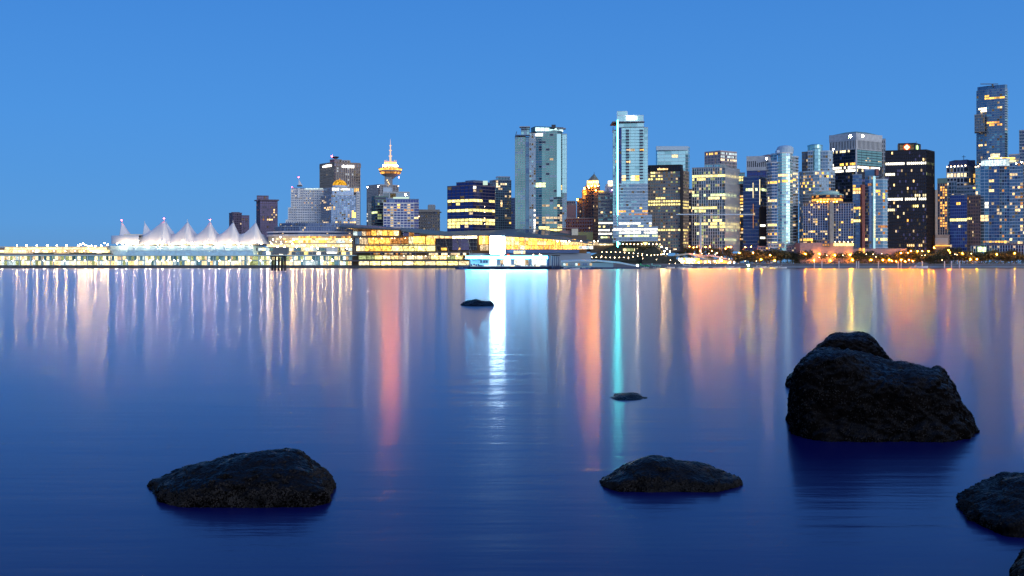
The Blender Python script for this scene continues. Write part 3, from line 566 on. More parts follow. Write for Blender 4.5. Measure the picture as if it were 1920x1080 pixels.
blk(b, None, 322, 470, 1004, sres2, 6, 4.8, pts=((1499, 6), (1506, 1), (1524, -2), (1536, -2), (1554, 1), (1565, 6)), dep=20, prob=pb+(('dimorange', .03),), strips=rows(1500, 1530, ((340, 360, 'amber', .2),)), ind=300)
lathe('roof_drum', P(1528, 284, 1020), [(7.2, 0), (7.2, 5.2), (7.6, 5.4), (7.6, 6), (5, 7)], gl('teal'), b.r, 20)
b = Bld('office_tower', 'tall office tower with white slotted crown, dark left face and green right face', 1605, 1100)
sH1 = st(('black', 'purple', 'dark'), 'dark', 'dark', .22, .15, .08, .1)
HX = (1556, 1605, 1653)
fp, _, _ = blk(b, HX, 279, 470, 1100, sH1, 6.1, 6, cap=None, ind=300, strips=rows(1556, 1604, ((283, 288, 'cream', .45), (304.5, 309, 'amber', .9), (310, 316.5, 'white', .95), (317, 322.5, 'white', .85))) + rows(1605, 1650, ((311.5, 317, 'white', .97), (302, 307, 'warm', .35), (318, 322, 'cream', .3))), prob=(('dim', .04),))
# right face of green glass over the dark core
p1, p2 = Vector(fp[1]), Vector(fp[2]); u = (p2-p1); ln = u.length; u.normalize(); nr = Vector((u.y, -u.x)); rz = math.atan2(u.y, u.x)
for k in range(5):
    for j in range(6):
        c = p1+u*(ln*(k+.5)/5)+nr*.35; zc = Z(282.5+j*4.9, 1100); box('green_pane', (c.x, c.y, zc), (ln/5*.95, .4, 4.7*1100/F*.78), gl('green'), b.r, rz)
blk(b, HX, 262, 279, 1099, st(('black',), 'lightgrey', 'white', .10, .4, .36, .4), 17, 4.4, cap='lightgrey', caph=7.0)
loft('hip_roof', [P(1556, 254.5, 1127), P(1605, 252, 1100), P(1653, 254.5, 1127)], [P(1585, 248.5, 1128), P(1605, 246.5, 1118), P(1625, 248.5, 1128)], 1.2, wall('green'), b.r)
lampon(b, 1594, 255.5, 1092, 'greenish', 1.5); lampon(b, 1617, 255.5, 1092, 'greenish', 1.4); lampon(b, 1562, 281, 1104, 'white', .7)
box('corner_pier', (fp[1][0], fp[1][1]-.6, Z(370, 1100)+30), (1.6, 1.6, 75), wall('lightgrey'), b.r); blk(b, (1653.5, 1660), 262, 340, 1135, st(('grey',), 'lightgrey', 'lightgrey', .3, .1, .4, .1), 8, 3, dep=10, cap='grey')

b = Bld('round_hotel', 'hotel with orange lit round crown and a white grid of window bays', 1552, 960)
sm = st(('navy', 'dark', 'purple'), 'taupe', 'paleblue', .26, .3, .14, .35)
blk(b, (1506, 1556), 381, 450, 962, sm, 4.6, 4.5, prob=(('amber', .03), ('warm', .03), ('dim', .08)), dep=22, cap='taupe', ind=150)
blk(b, (1563, 1600), 381, 452, 962, sm, 4.6, 4.6, prob=(('amber', .05), ('warm', .03), ('dim', .05)), dep=22, cap='taupe', ind=300)
prism('stair_tower', footprint((1556, 1563), 958, 10)[0], ZG-1, Z(376, 958), wall('stone'), b.r)
CR = P(1551, 374, 975)
lathe('round_crown', CR-Vector((0, 0, 4)), [(14, 0), (14.6, 1.5), (14.6, 1.9), (14, 2.0)], wall('taupe'), b.r, 28)
ring(b, CR, 14.2, 14.2, -1.8, .1, 26, (lit('orange'), lit('amber')), 'window', .75); ring(b, CR, 14.8, 14.8, 1.4, 3.3, 26, (lit('dimorange'), gl('dark')), 'window', .5)
lathe('crown_core', CR, [(13.7, -2.2), (13.7, 1.2), (14.2, 1.3), (14.2, 3.5)], wall('bronze'), b.r, 28)
lathe('roof_rim', CR, [(15.2, 3.5), (15.4, 4.4), (13, 5.0), (11, 5.2), (11, 7.2), (9, 7.4)], pmat('pale_green_rim', (.40, .62, .55), .4), b.r, 28)
for k in range(7): lampon(b, 1533+k*6, 378, 959, 'sodium', .28)
for k in range(18): box('window', P(1564+k*2.1, 458.5, 955), (.8, .4, 2.6), lit('yellow'), b.r)
for k in range(7): box('window', P(1507+k*2.6, 449.5, 955), (1.0, .4, 2.4), lit('amber'), b.r)
prism('podium', footprint((1500, 1600), 957, 20)[0], ZG-1, Z(455, 957), wall('pink'), b.r)
for k in range(5): lampon(b, 1566+k*8, 453.5, 954, 'small', .4)
blk(b, (1531, 1556), 451, 462, 955, st(('dark', 'purple'), 'taupe', 'taupe', .3, .2, .25, .2), 5, 5, prob=(('dimorange', .3),), dep=8)

b = Bld('apartment_tower', 'blue glass apartment tower with a brick red fin and glowing teal corner', 1632, 975)
sbl = st(('blue', 'sky', 'steel'), 'steel', 'steel', .18, .25, .05, .12)
blk(b, (1599, 1616), 328, 470, 978, sbl, 6, 5.6, strips=rows(1599, 1617, ((349, 355, 'amber', .85), (355, 361, 'warm', .85), (386, 392, 'amber', .95), (393, 400, 'dim', .7), (400, 408, 'yellow', .5), (409, 416, 'yellow', 1), (435, 441, 'warm', .5), (442, 448, 'warm', .4))), dep=20)
prism('brick_fin', footprint((1616.5, 1622), 973, 12)[0], ZG-1, Z(346, 973), wall('red'), b.r)
blk(b, None, 331, 470, 974, sbl, 6, 5, pts=((1622, 1), (1630, -1), (1638, 0)), dep=18, strips=rows(1622, 1640, ((346, 352, 'dimorange', .4), (443, 452, 'warm', .7),)), prob=(('dim', .03),))
blk(b, None, 337, 470, 977, st(('sky', 'steel', 'blue'), 'paleblue', 'blue', .2, .5, .05, .2), 6, 5, pts=((1642, 0), (1655, 1), (1664, 5)), dep=18, strips=rows(1642, 1666, ((355, 374, 'amber', .25), (424, 430, 'dimorange', .5), (443, 450, 'yellow', .7))), prob=(('dimorange', .06), ('dim', .04)))
prism('teal_corner', footprint((1637, 1641.5), 971, 6)[0], ZG+15, Z(330, 971), gl('paleteal'), b.r)
for k in range(21): box('lit_pane', P(1640.2, 352+k*4.6, 970.3), (1.1, .5, 1.7), lit('cool' if k < 12 else 'cream'), b.r)
blk(b, (1622, 1648), 318, 331, 988, st(('sky', 'teal'), 'paleblue', 'blue', .1, .1, .05, .1), 12, 7, dep=12); box('roof_box', P(1643.5, 323, 986), (2.6, 4, 6), wall('red'), b.r)
prism('podium', footprint((1600, 1700), 962, 14)[0], ZG-1, Z(466, 962), wall('pink'), b.r)
for x in (1612.5, 1619.5): box('lit_doorway', P(x, 470, 961.6), (2.0, .6, 5), lit('orange'), b.r)

b = Bld('black_tower', 'black office tower with a lit flower emblem on its rooftop box', 1705, 990)
skb = st(('black', 'black', 'black', 'purple'), 'black', 'black', .25, .1, .25, .35)
kb = rows(1660, 1736, ((301.5, 308.5, 'white', .97), (368.5, 374.5, 'white', .93))) + rows(1660, 1679, ((323, 330, 'white', .97), (388, 394, 'cream', .95))) + rows(1710, 1736, ((360.5, 367, 'cream', .9),)) + rows(1711, 1722, ((386, 393, 'yellow', .9),)) + rows(1680, 1735, ((316, 323, 'dim', .15), (383, 387, 'cream', .15), (400, 408, 'cream', .12), (408, 414, 'orange', .1), (428, 436, 'dim', .2), (455, 462, 'warm', .4))) + rows(1737, 1752, ((303, 309, 'dimgreen', .6), (323, 329, 'dimgreen', .4)))
fp, _, _ = blk(b, (1660, 1737, 1752), 282, 470, 990, skb, 6.6, 3.6, strips=kb, prob=(('dim', .012), ('warm', .006)), cap='black', ind=300)
fp, _, _ = blk(b, (1684.5, 1716, 1726), 269.5, 281.5, 1000, st(('black',), 'black', 'bronze', .1, .1, .1, .1), 12, 40, cap='black')
em = emat('emblem_gold', (1, .80, .35), 3.5, 0); emr = emat('emblem_halo', (1, .10, .03), .9, 0)
def disc(name, c, r, mat, B, rz, th=.3, n=14):
    u = Vector((math.cos(rz), math.sin(rz), 0)); L = B.r.location; v = []
    for d in (0, th):
        for i in range(n):
            t = 2*math.pi*i/n; v.append(Vector(c)+u*(r*math.cos(t))+Vector((0, 0, r*math.sin(t)))+Vector((u.y, -u.x, 0))*d-L)
    f = [tuple(range(n)), tuple(range(2*n-1, n-1, -1))]+[(i, n+i, n+(i+1) % n, (i+1) % n) for i in range(n)]
    return obj(name, mesh(name, v, f, mat), B.r)
p0, p1 = Vector(fp[0]), Vector(fp[1]); u2 = (p1-p0).normalized(); rz = math.atan2(u2.y, u2.x); nn = Vector((u2.y, -u2.x))
ec = p0.lerp(p1, .50)+nn*.5; u3 = Vector((u2.x, u2.y, 0)); zc = Z(275.8, 1000)
disc('emblem_halo', (ec.x, ec.y, zc), 3.4, emr, b, rz, .2)
for a in (0, 90, 180, 270):
    q = Vector((ec.x, ec.y, zc))+u3*(1.25*math.cos(math.radians(a)))+Vector((nn.x*.3, nn.y*.3, 1.25*math.sin(math.radians(a)))); disc('emblem_petal', q, 1.15, em, b, rz, .25)
disc('emblem_centre', (ec.x+nn.x*.58, ec.y+nn.y*.58, zc), .6, emat('emblem_core', (1, .45, .12), 1.5, 0), b, rz, .2)
p2 = Vector(fp[2]); u4 = (p2-p1).normalized(); q = p1.lerp(p2, .3)+Vector((u4.y, -u4.x))*.4
disc('emblem_petal', (q.x, q.y, zc), 2.4, emat('emblem_green', (.6, 1, .35), 2.5, 0), b, math.atan2(u4.y, u4.x), .3); bar('mast', P(1718, 270, 1000), P(1718, 265, 1000), .2, M_dark, b.r)

b = Bld('stone_tower', 'narrow stone tower with two columns of glowing orange windows', 1768, 1000)
prism('wall', footprint((1753.5, 1765), 1003, 16)[0], ZG-1, Z(356, 1003), wall('stone'), b.r)
blk(b, (1758, 1776), 344, 440, 999, st(('dark',), 'bronze', 'stone', .25, .15, .3, .2), 4.9, 4.6, strips=rows(1761, 1776, ((350, 432, 'dimorange', .45), (350, 432, 'orange', .6))), prob=(('dimorange', .2),), dep=14, cap='green', caph=5)
for k in range(6): box('louvre', P(1765, 447+k*2.1, 996), (12.5, .6, .5), wall('lightgrey'), b.r)
box('awning', P(1767, 460.5, 995), (13, 4, .9), lit('orange'), b.r); prism('plinth', footprint((1754, 1780), 998, 12)[0], ZG-1, Z(440, 998), wall('taupe'), b.r)
b = Bld('office_tower', 'grey tower with a string of lamps under its sloping purple roof', 1803, 1180)
sg3 = st(('black', 'dark'), 'lightgrey', 'lightgrey', .22, .2, .22, .5)
blk(b, (1775, 1813, 1832), 313, 470, 1180, sg3, 10, 6.2, strips=rows(1778, 1812, ((325, 331, 'cream', .8),)) + rows(1813, 1832, ((320, 345, 'amber', .3),)), prob=(('dim', .05),), cap='lightgrey')
loft('mansard_roof', [P(1776, 312, 1198), P(1813, 312, 1179), P(1831, 312, 1198)], [P(1783, 302, 1205), P(1813, 299, 1190), P(1827, 302, 1205)], 1.5, wall('purple'), b.r)
box('roof_core', P(1804, 307, 1205), (24, 16, 7), wall('purple'), b.r)
bar('mast', P(1807, 300, 1200), P(1807, 291, 1200), .3, M_dark, b.r); box('mast_arm', P(1807, 294, 1200), (4.5, .4, .5), M_dark, b.r)
for k in range(6): lampon(b, 1776+k*6.8, 313-k*.5, 1188-k*3.2, 'small', .75)
b = Bld('low_office', 'pale grey stepped office block behind the blue glass block', 1805, 1080)
blk(b, (1774, 1794), 341, 470, 1088, st(('grey', 'teal'), 'lightgrey', 'paleblue', .25, .2, .15, .2), 7, 5, prob=(('dim', .04),), strips=((1774, 1778, 341, 346, 'cream', .9),)); blk(b, (1791, 1835), 349, 470, 1080, st(('grey', 'dark', 'steel'), 'lightgrey', 'lightgrey', .45, .3, .1, .2), 6.5, 6, strips=rows(1822, 1834, ((349, 355, 'amber', .8),)) + rows(1796, 1820, ((367, 373, 'warm', .4),)), prob=(('dim', .05),))
b = Bld('blue_office', 'low royal blue glass office block with one long lit row', 1798, 1000)
blk(b, (1781, 1813), 366, 470, 1000, st(('deepblue', 'deepblue', 'blue'), 'blue', 'deepblue' if False else 'blue', .14, .1, .06, .1), 6.2, 4.2, strips=rows(1780, 1814, ((408.5, 414, 'yellow', .95),)) + ((1794, 1806, 380, 384, 'amber', .7), (1796, 1802, 424, 428, 'cream', .6)), prob=(('dim', .015),))
b = Bld('brown_block', 'dark brown office block with vertical slot windows beside the royal blue block', 1825, 1002)
blk(b, (1813.5, 1838), 368, 470, 1002, st(('dark', 'purple'), 'brown', 'brown', .35, .2, .4, .25), 6.4, 3.3, strips=rows(1813, 1824, ((408.5, 414, 'yellow', .95),)), prob=(('dim', .05), ('dimorange', .03)), ind=120)

b = Bld('glass_skyscraper', 'tallest tower in the photo, blue glass with a rooftop crane', 1859, 1150)
ssh = st(('steel', 'sky', 'teal', 'blue'), 'steel', 'steel', .2, .25, .07, .12)
sh = rows(1845, 1884, ((180, 187, 'amber', .8), (229, 235, 'orange', .8))) + rows(1834, 1850, ((203, 209, 'hot', .8), (269, 276, 'warm', .5))) + rows(1868, 1882, ((199, 205, 'warm', .6),))
blk(b, None, 166, 470, 1150, ssh, 4.6, 5.2, pts=((1831, 4), (1850, 0), (1884, 0), (1889, 4)), dep=30, strips=sh, prob=(('dim', .01),), cap=None, ind=60)
blk(b, None, 158.5, 166, 1153, st(('sky', 'blue'), 'blue', 'blue', .05, .1, .15, .3), 8, 3.6, pts=((1833, 4), (1851, 0), (1884, 0), (1888, 3)), dep=24, cap=None, ind=100)
for j in range(38): box('balcony', P(1888, 172+j*4.6, 1151), (1.8, 3, 1.0), wall('teal'), b.r)
blk(b, (1827.5, 1846), 215, 246, 1146, st(('grey', 'steel'), 'stone', 'stone', .16, .2, .16, .2), 5, 3.2, dep=14, ind=150)
box('crane_boom', P(1855, 157.5, 1155), (20, .8, .8), wall('navy') if False else M_dark, b.r); box('crane_cab', P(1861, 160, 1155), (1.5, 1.5, 3), M_dark, b.r)
b = Bld('apartment_tower', 'apartment tower with white glowing glass crown and yellow top light', 1866, 1010)
blk(b, (1838, 1854), 311, 470, 1014, st(('sky', 'teal', 'sky'), 'paleblue', 'paleblue', .14, .25, .07, .15), 6.2, 7, prob=(('dim', .03),), strips=rows(1838, 1856, ((370, 378, 'dimorange', .8), (378, 388, 'white', .4), (401, 415, 'warm', .6))), dep=20, cap=None)
blk(b, (1854, 1874), 311, 470, 1010, st(('blue', 'navy', 'steel'), 'grey', 'steel', .16, .2, .05, .1), 6.2, 6, prob=(('dim', .05),), strips=rows(1856, 1874, ((338, 343, 'warm', .7), (357, 361, 'warm', .6), (364, 368, 'dimorange', .7))), dep=20, cap=None)
blk(b, (1874, 1897), 311, 470, 1012, st(('sky', 'teal', 'navy', 'dark'), 'paleblue', 'lightgrey', .2, .5, .12, .3), 6.2, 4.8, prob=(('dim', .05), ('dimorange', .04)), dep=20, cap=None, ind=300)
blk(b, None, 298, 311, 1008, st(('paleteal',), 'white', 'white', .06, .2, .08, .2), 13, 6, pts=((1840, 4), (1847, 0), (1886, 0), (1893, 4)), dep=22, strips=((1830, 1895, 297, 312, 'cool', 1),), cap='white', ind=340)
box('roof_box', P(1866, 294, 1020), (7, 5, 6), lit('cream'), b.r); box('lit_ledge', P(1884, 297, 1014), (18, 5, 1.6), lit('amber'), b.r); box('lit_ledge', P(1894, 302, 1013), (9, 5, 1.4), lit('yellow'), b.r)
for x, y in ((1829, 313), (1834, 312), (1838, 308), (1855, 297), (1877, 296)): lampon(b, x, y, 1006, 'small', .6)
blk(b, (1829, 1838), 315, 470, 1018, st(('teal', 'green'), 'lightgrey', 'lightgrey', .2, .2, .1, .2), 6.2, 4, prob=(('warm', .12), ('dim', .1)), strips=rows(1829, 1838, ((375, 382, 'white', .9),)), dep=12)
box('shop_sign', P(1841, 467.5, 968), (7.2, 1.5, 4.6), emat('sign_lime', (.75, 1, .45), 2.2, .2, True), b.r)
b = Bld('apartment_tower', 'blue glass apartment tower with lit roof edge at the right frame edge', 1915, 1005)
blk(b, (1893, 1918), 305, 470, 1005, st(('steel', 'blue', 'grey', 'navy'), 'paleblue', 'grey', .2, .4, .08, .2), 6.2, 5, prob=(('warm', .06), ('dim', .09), ('dimorange', .04)), dep=22)
blk(b, (1918, 1975), 300, 470, 1003, st(('steel', 'blue', 'grey'), 'paleblue', 'grey', .2, .4, .08, .2), 6.2, 5.5, prob=(('warm', .05), ('dim', .08)), dep=26, cap=None, ind=120)
blk(b, (1892, 1912), 290, 304, 1022, st(('steel', 'grey'), 'grey', 'blue', .2, .2, .1, .2), 7, 5, dep=12, prob=(('dim', .2),)); lampon(b, 1915, 304, 1003, 'warm', .8); lampon(b, 1905, 306, 1003, 'warm', .55)
b = Bld('apartment_tower', 'partly cut off balcony tower rising behind at far right edge', 1930, 1130)
blk(b, (1912, 1950), 243, 470, 1130, st(('grey', 'purple'), 'lightgrey', 'grey', .25, .6, .2, .2), 6, 4.5, prob=(('dim', .12), ('amber', .06)), dep=24, ind=160)

# ------------------------------------------------------------------ the waterfront
def panels(B, x0, x1, y0, y1, D, n, cols, name='window', gap=.08, th=.3):
    """a row of separate lit panes between two pixel columns"""
    w = (x1-x0)/n
    for k in range(n):
        a = x0+k*w; c = B.rng.choice(cols); mt = c if not isinstance(c, str) else (lit(c) if c in LIT else gl(c[2:]))
        box(name, (X(a+w/2, D), D, (Z(y0, D)+Z(y1, D))/2), (w*(1-gap)*D/F, th, (y1-y0)*D/F*.96), mt, B.r)
def slabp(B, name, x0, x1, y0, y1, D, dep, mat):
    return box(name, (X((x0+x1)/2, D), D+dep/2, (Z(y0, D)+Z(y1, D))/2), ((x1-x0)*D/F, dep, (y1-y0)*D/F), mat, B.r)
def postp(B, name, px, y0, y1, D, w, mat, dep=None):
    return box(name, (X(px, D), D, (Z(y0, D)+Z(y1, D))/2), (w, dep or w, (y1-y0)*D/F), mat, B.r)
pale = pmat('pale_blue_cladding', (.50, .74, .82), .5); cream = pmat('cream_wall', (.80, .70, .52), .7); tealcol = pmat('pale_teal_steel', (.55, .75, .74), .45)
hedge = pmat('hedge_green', (.06, .09, .03), .9, 0, .5, 2.); concrete = pmat('dark_concrete', (.10, .11, .12), .8, 0, .4, .3, .5, .4)
LX = -140
# pier and land
g = bpy.data.objects.new('pier', mesh('pier', [(x, y, z) for z in (-2, 2.7) for x, y in ((X(LX, 950), 950), (X(1130, 950), 950), (X(1130, 950), 1000), (X(LX, 950), 1000))], BF, concrete)); COL.objects.link(g); g['kind'] = 'structure'
gm = pmat('ground_paving', (.13, .12, .11), .85, 0, .3, .05)
gv = [(-2600, 975, 2.9), (2600, 975, 2.9), (2600, 1000, 3.0), (-2600, 1000, 3.0), (2600, 3500, 6), (-2600, 3500, 6), (-2600, 975, -3), (2600, 975, -3)]
g = bpy.data.objects.new('ground', mesh('ground', gv, [(0, 1, 2, 3), (3, 2, 4, 5), (6, 7, 1, 0)], gm)); COL.objects.link(g); g['kind'] = 'structure'

b = Bld('cruise_terminal', 'long low cruise terminal with teal columns, lit glass and rows of lamps on the pier', 260, 962, 'terminal'); CT = b
slabp(b, 'wall', LX, 668, 479, 498, 964, 10, wall('grey'))
shop = ('cream', 'dimgreen', 'cool', 'cream', 'dimgreen', 'cream', 'g_teal', 'g_green', 'dim', 'g_teal')
panels(b, LX, 664, 480.3, 487.5, 963.6, 152, shop, gap=.03); panels(b, LX, 664, 489.3, 497, 963.3, 152, ('cream', 'cream', 'cream', 'warm', 'dimgreen', 'g_teal', 'cool', 'cool', 'cream'), gap=.03)
slabp(b, 'roof_beam', LX, 668, 478.2, 479.8, 951.5, 12, tealcol); slabp(b, 'rail_beam', LX, 668, 488, 488.8, 952.5, .5, tealcol)
k = 0; x = LX+6
while x < 662:
    postp(b, 'column', x, 479.8, 498, 953, .75 if k % 3 else 1.1, tealcol); x += 10.9 if 200 < x < 480 and k % 2 else 21.3; k += 1
for k in range(34): lampon(b, 5+k*19.35, 488.6, 951.4, 'white', .34 if k % 4 else .44)
for x, y, r_ in ((283, 488.4, .75), (305, 488.4, .55), (327, 488.4, .5), (502, 474, .95), (623, 487.5, .8), (603, 488, .5)): lampon(b, x, y, 950.8, 'white', r_)
slabp(b, 'promenade_deck', LX, 205, 475.5, 478.2, 956, 24, wall('taupe')); 
for x0, x1 in ((62, 100), (130, 158), (160, 180), (191, 208)): slabp(b, 'hedge', x0, x1, 473.6, 475.6, 957, 1.5, hedge)
slabp(b, 'upper_wall', 8, 200, 463, 475.5, 971, 12, cream); slabp(b, 'upper_wall', LX, 7.5, 464.5, 475.5, 971, 10, wall('taupe'))
panels(b, 10, 200, 464, 467.8, 970.6, 26, ('cream', 'cream', 'warm'), gap=.02); panels(b, LX, 205, 468.8, 474, 970.4, 42, ('warm', 'cream', 'cream', 'white', 'dim'))  # glowing panes added for the floodlight on the cream wall
slabp(b, 'roof_edge', LX, 200, 462.2, 463.2, 969, 14, cream)
for x in (32, 50, 69, 89, 107, 125, 190): lampon(b, x, 460.6, 968, 'warm', .62)
for x, y in ((147, 461), (151, 458.5), (156, 457.2), (161, 459.5), (166, 461.2), (172, 461), (179, 462), (-20, 461), (-60, 461), (196, 456), (202, 459)): lampon(b, x, y, 968, 'warm', .6)
for x in (0, 4, 37, 62, 82, 101, 122, 141, 158, 170, 184): lampon(b, x, 470.5, 968, 'warm', .36)

b = Bld('sail_hall', 'exhibition hall on the pier under five peaked white fabric sails', 345, 956, 'hall'); SH = b
v, f = prism_data([(a-b.r.location.x, c-b.r.location.y) for a, c in polyfoot([(205, 16), (212, 8), (226, 3), (245, 0), (476, 0)], 957, 30)[0]], Z(479, 957)-ZG, Z(470.4, 957)-ZG)
obj('lower_wall', mesh('lower_wall', v, f, pale, False), b.r)
v, f = prism_data([(a-b.r.location.x, c-b.r.location.y) for a, c in polyfoot([(200, 18), (208, 9), (224, 4), (250, 1.5), (474, 1.5)], 958, 30)[0]], Z(469.9, 958)-ZG, Z(460.5, 958)-ZG)
obj('upper_wall', mesh('upper_wall', v, f, pale, False), b.r)
for x in range(240, 476, 13): postp(b, 'wall_seam', x, 461, 478.5, 956.9, .12, wall('paleblue'), .3)
slabp(b, 'gutter', 236, 476, 457.6, 459.8, 962, 20, cream)
slabp(b, 'roof_box', 232, 484, 439, 457.5, 984, 24, cream)
sailm = pmat('sail_fabric', (.82, .80, .78), .6, 0, .05, .1, .3)
def sail(B, px, py, D, lx, rx, ybase, dep, nm='sail', yval=436.5, back=False):
    """one tent bay: front edge tied down, sweeping up to the mast head, valleys at either side"""
    L = B.r.location; xm = X(px, D); wl = (px-lx)*D/F; wr = (rx-px)*D/F; zt = Z(py, D); zb = Z(ybase, D); zv = Z(yval, D); NX, NY = 30, 16; v = []
    for j in range(NY+1):
        t = j/NY; y = D-9+t*dep; 
        for i in range(NX+1):
            s_ = -1+2*i/NX; x = xm+(s_*wl if s_ < 0 else s_*wr)
            q = abs(s_); 
            tt = (t*dep-9)/dep; r_ = math.hypot(q*(1 if s_ < 0 else .92), (tt*dep/9 if tt < 0 else tt*1.5)); pk = max(0, 1-r_)**1.9
            edge = zb+(zv-zb)*min(1, t*2.2)**.6; dy = 0
            if s_ >= 0: low = zb+(edge-zb)*(1-q)**1.4
            else: low = edge; dy = 9*q
            v.append(Vector((x, y+dy, low+(zt-low)*pk))-L)
    n = len(v); v += [p-Vector((0, 0, .15)) for p in v]; f = []
    for j in range(NY):
        for i in range(NX):
            a = j*(NX+1)+i; f.append((a, a+1, a+NX+2, a+NX+1)); f.append((n+a, n+a+NX+1, n+a+NX+2, n+a+1))
    for i in range(NX): f.append((i, n+i, n+i+1, i+1)); a = NY*(NX+1)+i; f.append((a, a+1, n+a+1, n+a))
    for j in range(NY): a = j*(NX+1); f.append((a, a+NX+1, n+a+NX+1, n+a)); a += NX; f.append((a, n+a, n+a+NX+1, a+NX+1))
    o = obj(nm, mesh(nm, v, f, sailm, True), B.r)
    bar('mast', (xm, D, zt-8), (xm, D, zt+.9), .22, M_white, o)
    return o
for px, py in ((228, 414), (271, 416), (312, 416.5), (353.5, 417.5), (395, 418.5)):
    sail(b, px, py, 1000, px-5, px+27, 450, 30, yval=440)
for k, (px, py) in enumerate(((307.5, 410), (351, 413), (394, 413), (437, 414), (479, 414))):
    sail(b, px, py, 968, px-(70 if k == 0 else 45), px+(16 if k < 4 else 18), 457.5, 42, yval=438 if k else 440)
for px, py, D in ((307.5, 409.5, 968), (394, 412.5, 968), (228, 413, 1000)): lampon(b, px, py, D, 'red', .55)
# rounded glowing end of the hall
v, f = [], []; L = b.r.location; n = 12
for k in range(n+1):
    t = k/n; a = math.pi*(1-t)/2
    xx = X(262, 965)-(X(262, 965)-X(200, 965))*math.sin(a); yy = 963+14*(1-math.cos(a)); zt = Z(441.5-0*t, 965); zb = Z(457, 965)
    v += [Vector((xx, yy, zb))-L, Vector((xx, yy, zt))-L, Vector((xx, yy+25, zt+1))-L]
for k in range(n): f += [(3*k, 3*k+3, 3*k+4, 3*k+1), (3*k+1, 3*k+4, 3*k+5, 3*k+2)]
obj('rounded_end', mesh('rounded_end', v, f, sailm, True), b.r)
for x in (220, 230, 251, 273, 296, 317.5, 339, 361, 383, 404, 426, 447, 469, 490): lampon(b, x, 457.0, 955.2, 'sail', .5)

b = Bld('convention_podium', 'curved white banded podium below the white hotel with warm lit decks', 590, 975, 'building')
cp = [(502, 16), (512, 7), (530, 1), (560, -1), (600, -1), (640, 0), (668, 2)]
sgr = st(('navy', 'blue', 'dark'), 'steel', 'steel', .12, .1, .14, .12)
blk(b, None, 425, 433, 982, sgr, 3.2, 3.2, pts=[(514, 18), (530, 6), (560, 1), (600, 0), (662, 0)], dep=20, ind=0, cap='steel', caph=.3, prob=(('dim', .03),))
blk(b, None, 418.5, 425, 986, sgr, 3.2, 3.2, pts=[(524, 18), (545, 6), (575, 1), (610, 0), (668, 0)], dep=20, ind=0, cap='steel', caph=.3, prob=(('dim', .03),))
def cband(nm, y0, y1, D, mat, g=0): prism(nm, offset(polyfoot(cp, D, 26)[0], g), Z(y1, D), Z(y0, D), mat, b.r)
wp = pmat('white_band', (.72, .66, .66), .5)
cband('white_band', 433.2, 436, 976, wp, 1.0); cband('dark_glass', 436.1, 439.4, 976, gl('navy')); cband('white_band', 439.5, 442.8, 976, wp, 1.0); cband('wall', 442.9, 456, 976, cream, -.5); cband('deck', 455.8, 457, 974, cream, 1.5); cband('wall', 457.1, 479, 974, cream, -.3)
for k in range(40): x = 515+k*3.8; box('window', P(x, 437.8, 975.2), (1.4, .3, 1.1), lit('dim') if k % 11 == 4 else gl('dark'), b.r)
panels(b, 560, 602, 443.4, 446, 974.4, 14, ('orange', 'dimorange', 'amber')); panels(b, 616, 664, 443.4, 446, 974.6, 14, ('dimorange', 'orange', 'g_dark'))
panels(b, 518, 664, 446.6, 450, 974.5, 24, ('yellow', 'warm', 'cream', 'dim')); panels(b, 534, 612, 450.6, 455.4, 974.4, 16, ('warm', 'amber', 'orange', 'cream', 'yellow')); panels(b, 613, 664, 450.6, 455.4, 974.8, 3, ('cool', 'cream'))
panels(b, 476, 668, 464.5, 470.5, 972.0, 26, ('g_steel', 'g_grey', 'cool', 'cream', 'g_green')); panels(b, 500, 664, 458, 463, 972.4, 18, ('cream', 'warm', 'cream'))
panels(b, 476, 664, 472, 477.6, 971.5, 24, ('cream', 'g_steel', 'yellow', 'white', 'g_grey'))
for x, y in ((512, 449), (526, 444.5), (550, 449.5), (509, 456.5), (527, 457), (549, 457), (556, 463), (571, 460), (585, 463), (611, 460), (637, 450), (658, 450.5), (640, 461), (596, 466), (534, 463), (520, 463), (650, 466), (625, 464)): lampon(b, x, y, 969, 'warm', .58)
for x in (507, 518, 527, 536, 545): lampon(b, x, 453, 970, 'small', .4)
slabp(b, 'white_kiosk', 612, 633, 464, 475, 966, 8, wall('white')); box('lit_slot', P(622, 474, 965.8), (9, .3, 1.5), lit('white'), b.r)

# convention centre
b = Bld('convention_centre', 'convention centre with sweeping dark roof, leaning columns and amber lit glass', 890, 945, 'building'); CC = b
roofm = pmat('dark_roof_metal', (.10, .15, .17), .6, 0, .2, .1); soff = pmat('timber_soffit', (.55, .26, .09), .6); steel = pmat('steel_column', (.22, .2, .2), .5)
loft('roof', [P(636, 424.5, 946), P(668, 426, 938), P(710, 427.5, 934), P(752, 429.5, 934)], [P(640, 420.5, 975), P(668, 421.5, 975), P(710, 423.5, 975), P(752, 427.5, 975)], 1.0, roofm, b.r)
loft('soffit', [P(650, 427, 940), P(752, 431.5, 936)], [P(668, 433, 958), P(752, 433, 958)], .2, soff, b.r)
loft('roof', [P(752, 432, 940), P(790, 436, 938), P(836, 441.2, 936), P(900, 440.5, 936)], [P(752, 427.5, 985), P(790, 429.5, 985), P(836, 434, 985), P(900, 432, 985)], .9, pmat('green_roof', (.12, .19, .19), .7), b.r)
loft('roof', [P(834, 441.3, 932), P(900, 440.2, 930), P(930, 440.8, 930), P(1000, 445, 932), P(1060, 449, 936), P(1112, 456.5, 942)], [P(840, 437.5, 965), P(905, 432.5, 990), P(960, 429.5, 1000), P(1015, 429.8, 1000), P(1050, 434, 995), P(1112, 452, 970)], .9, roofm, b.r)
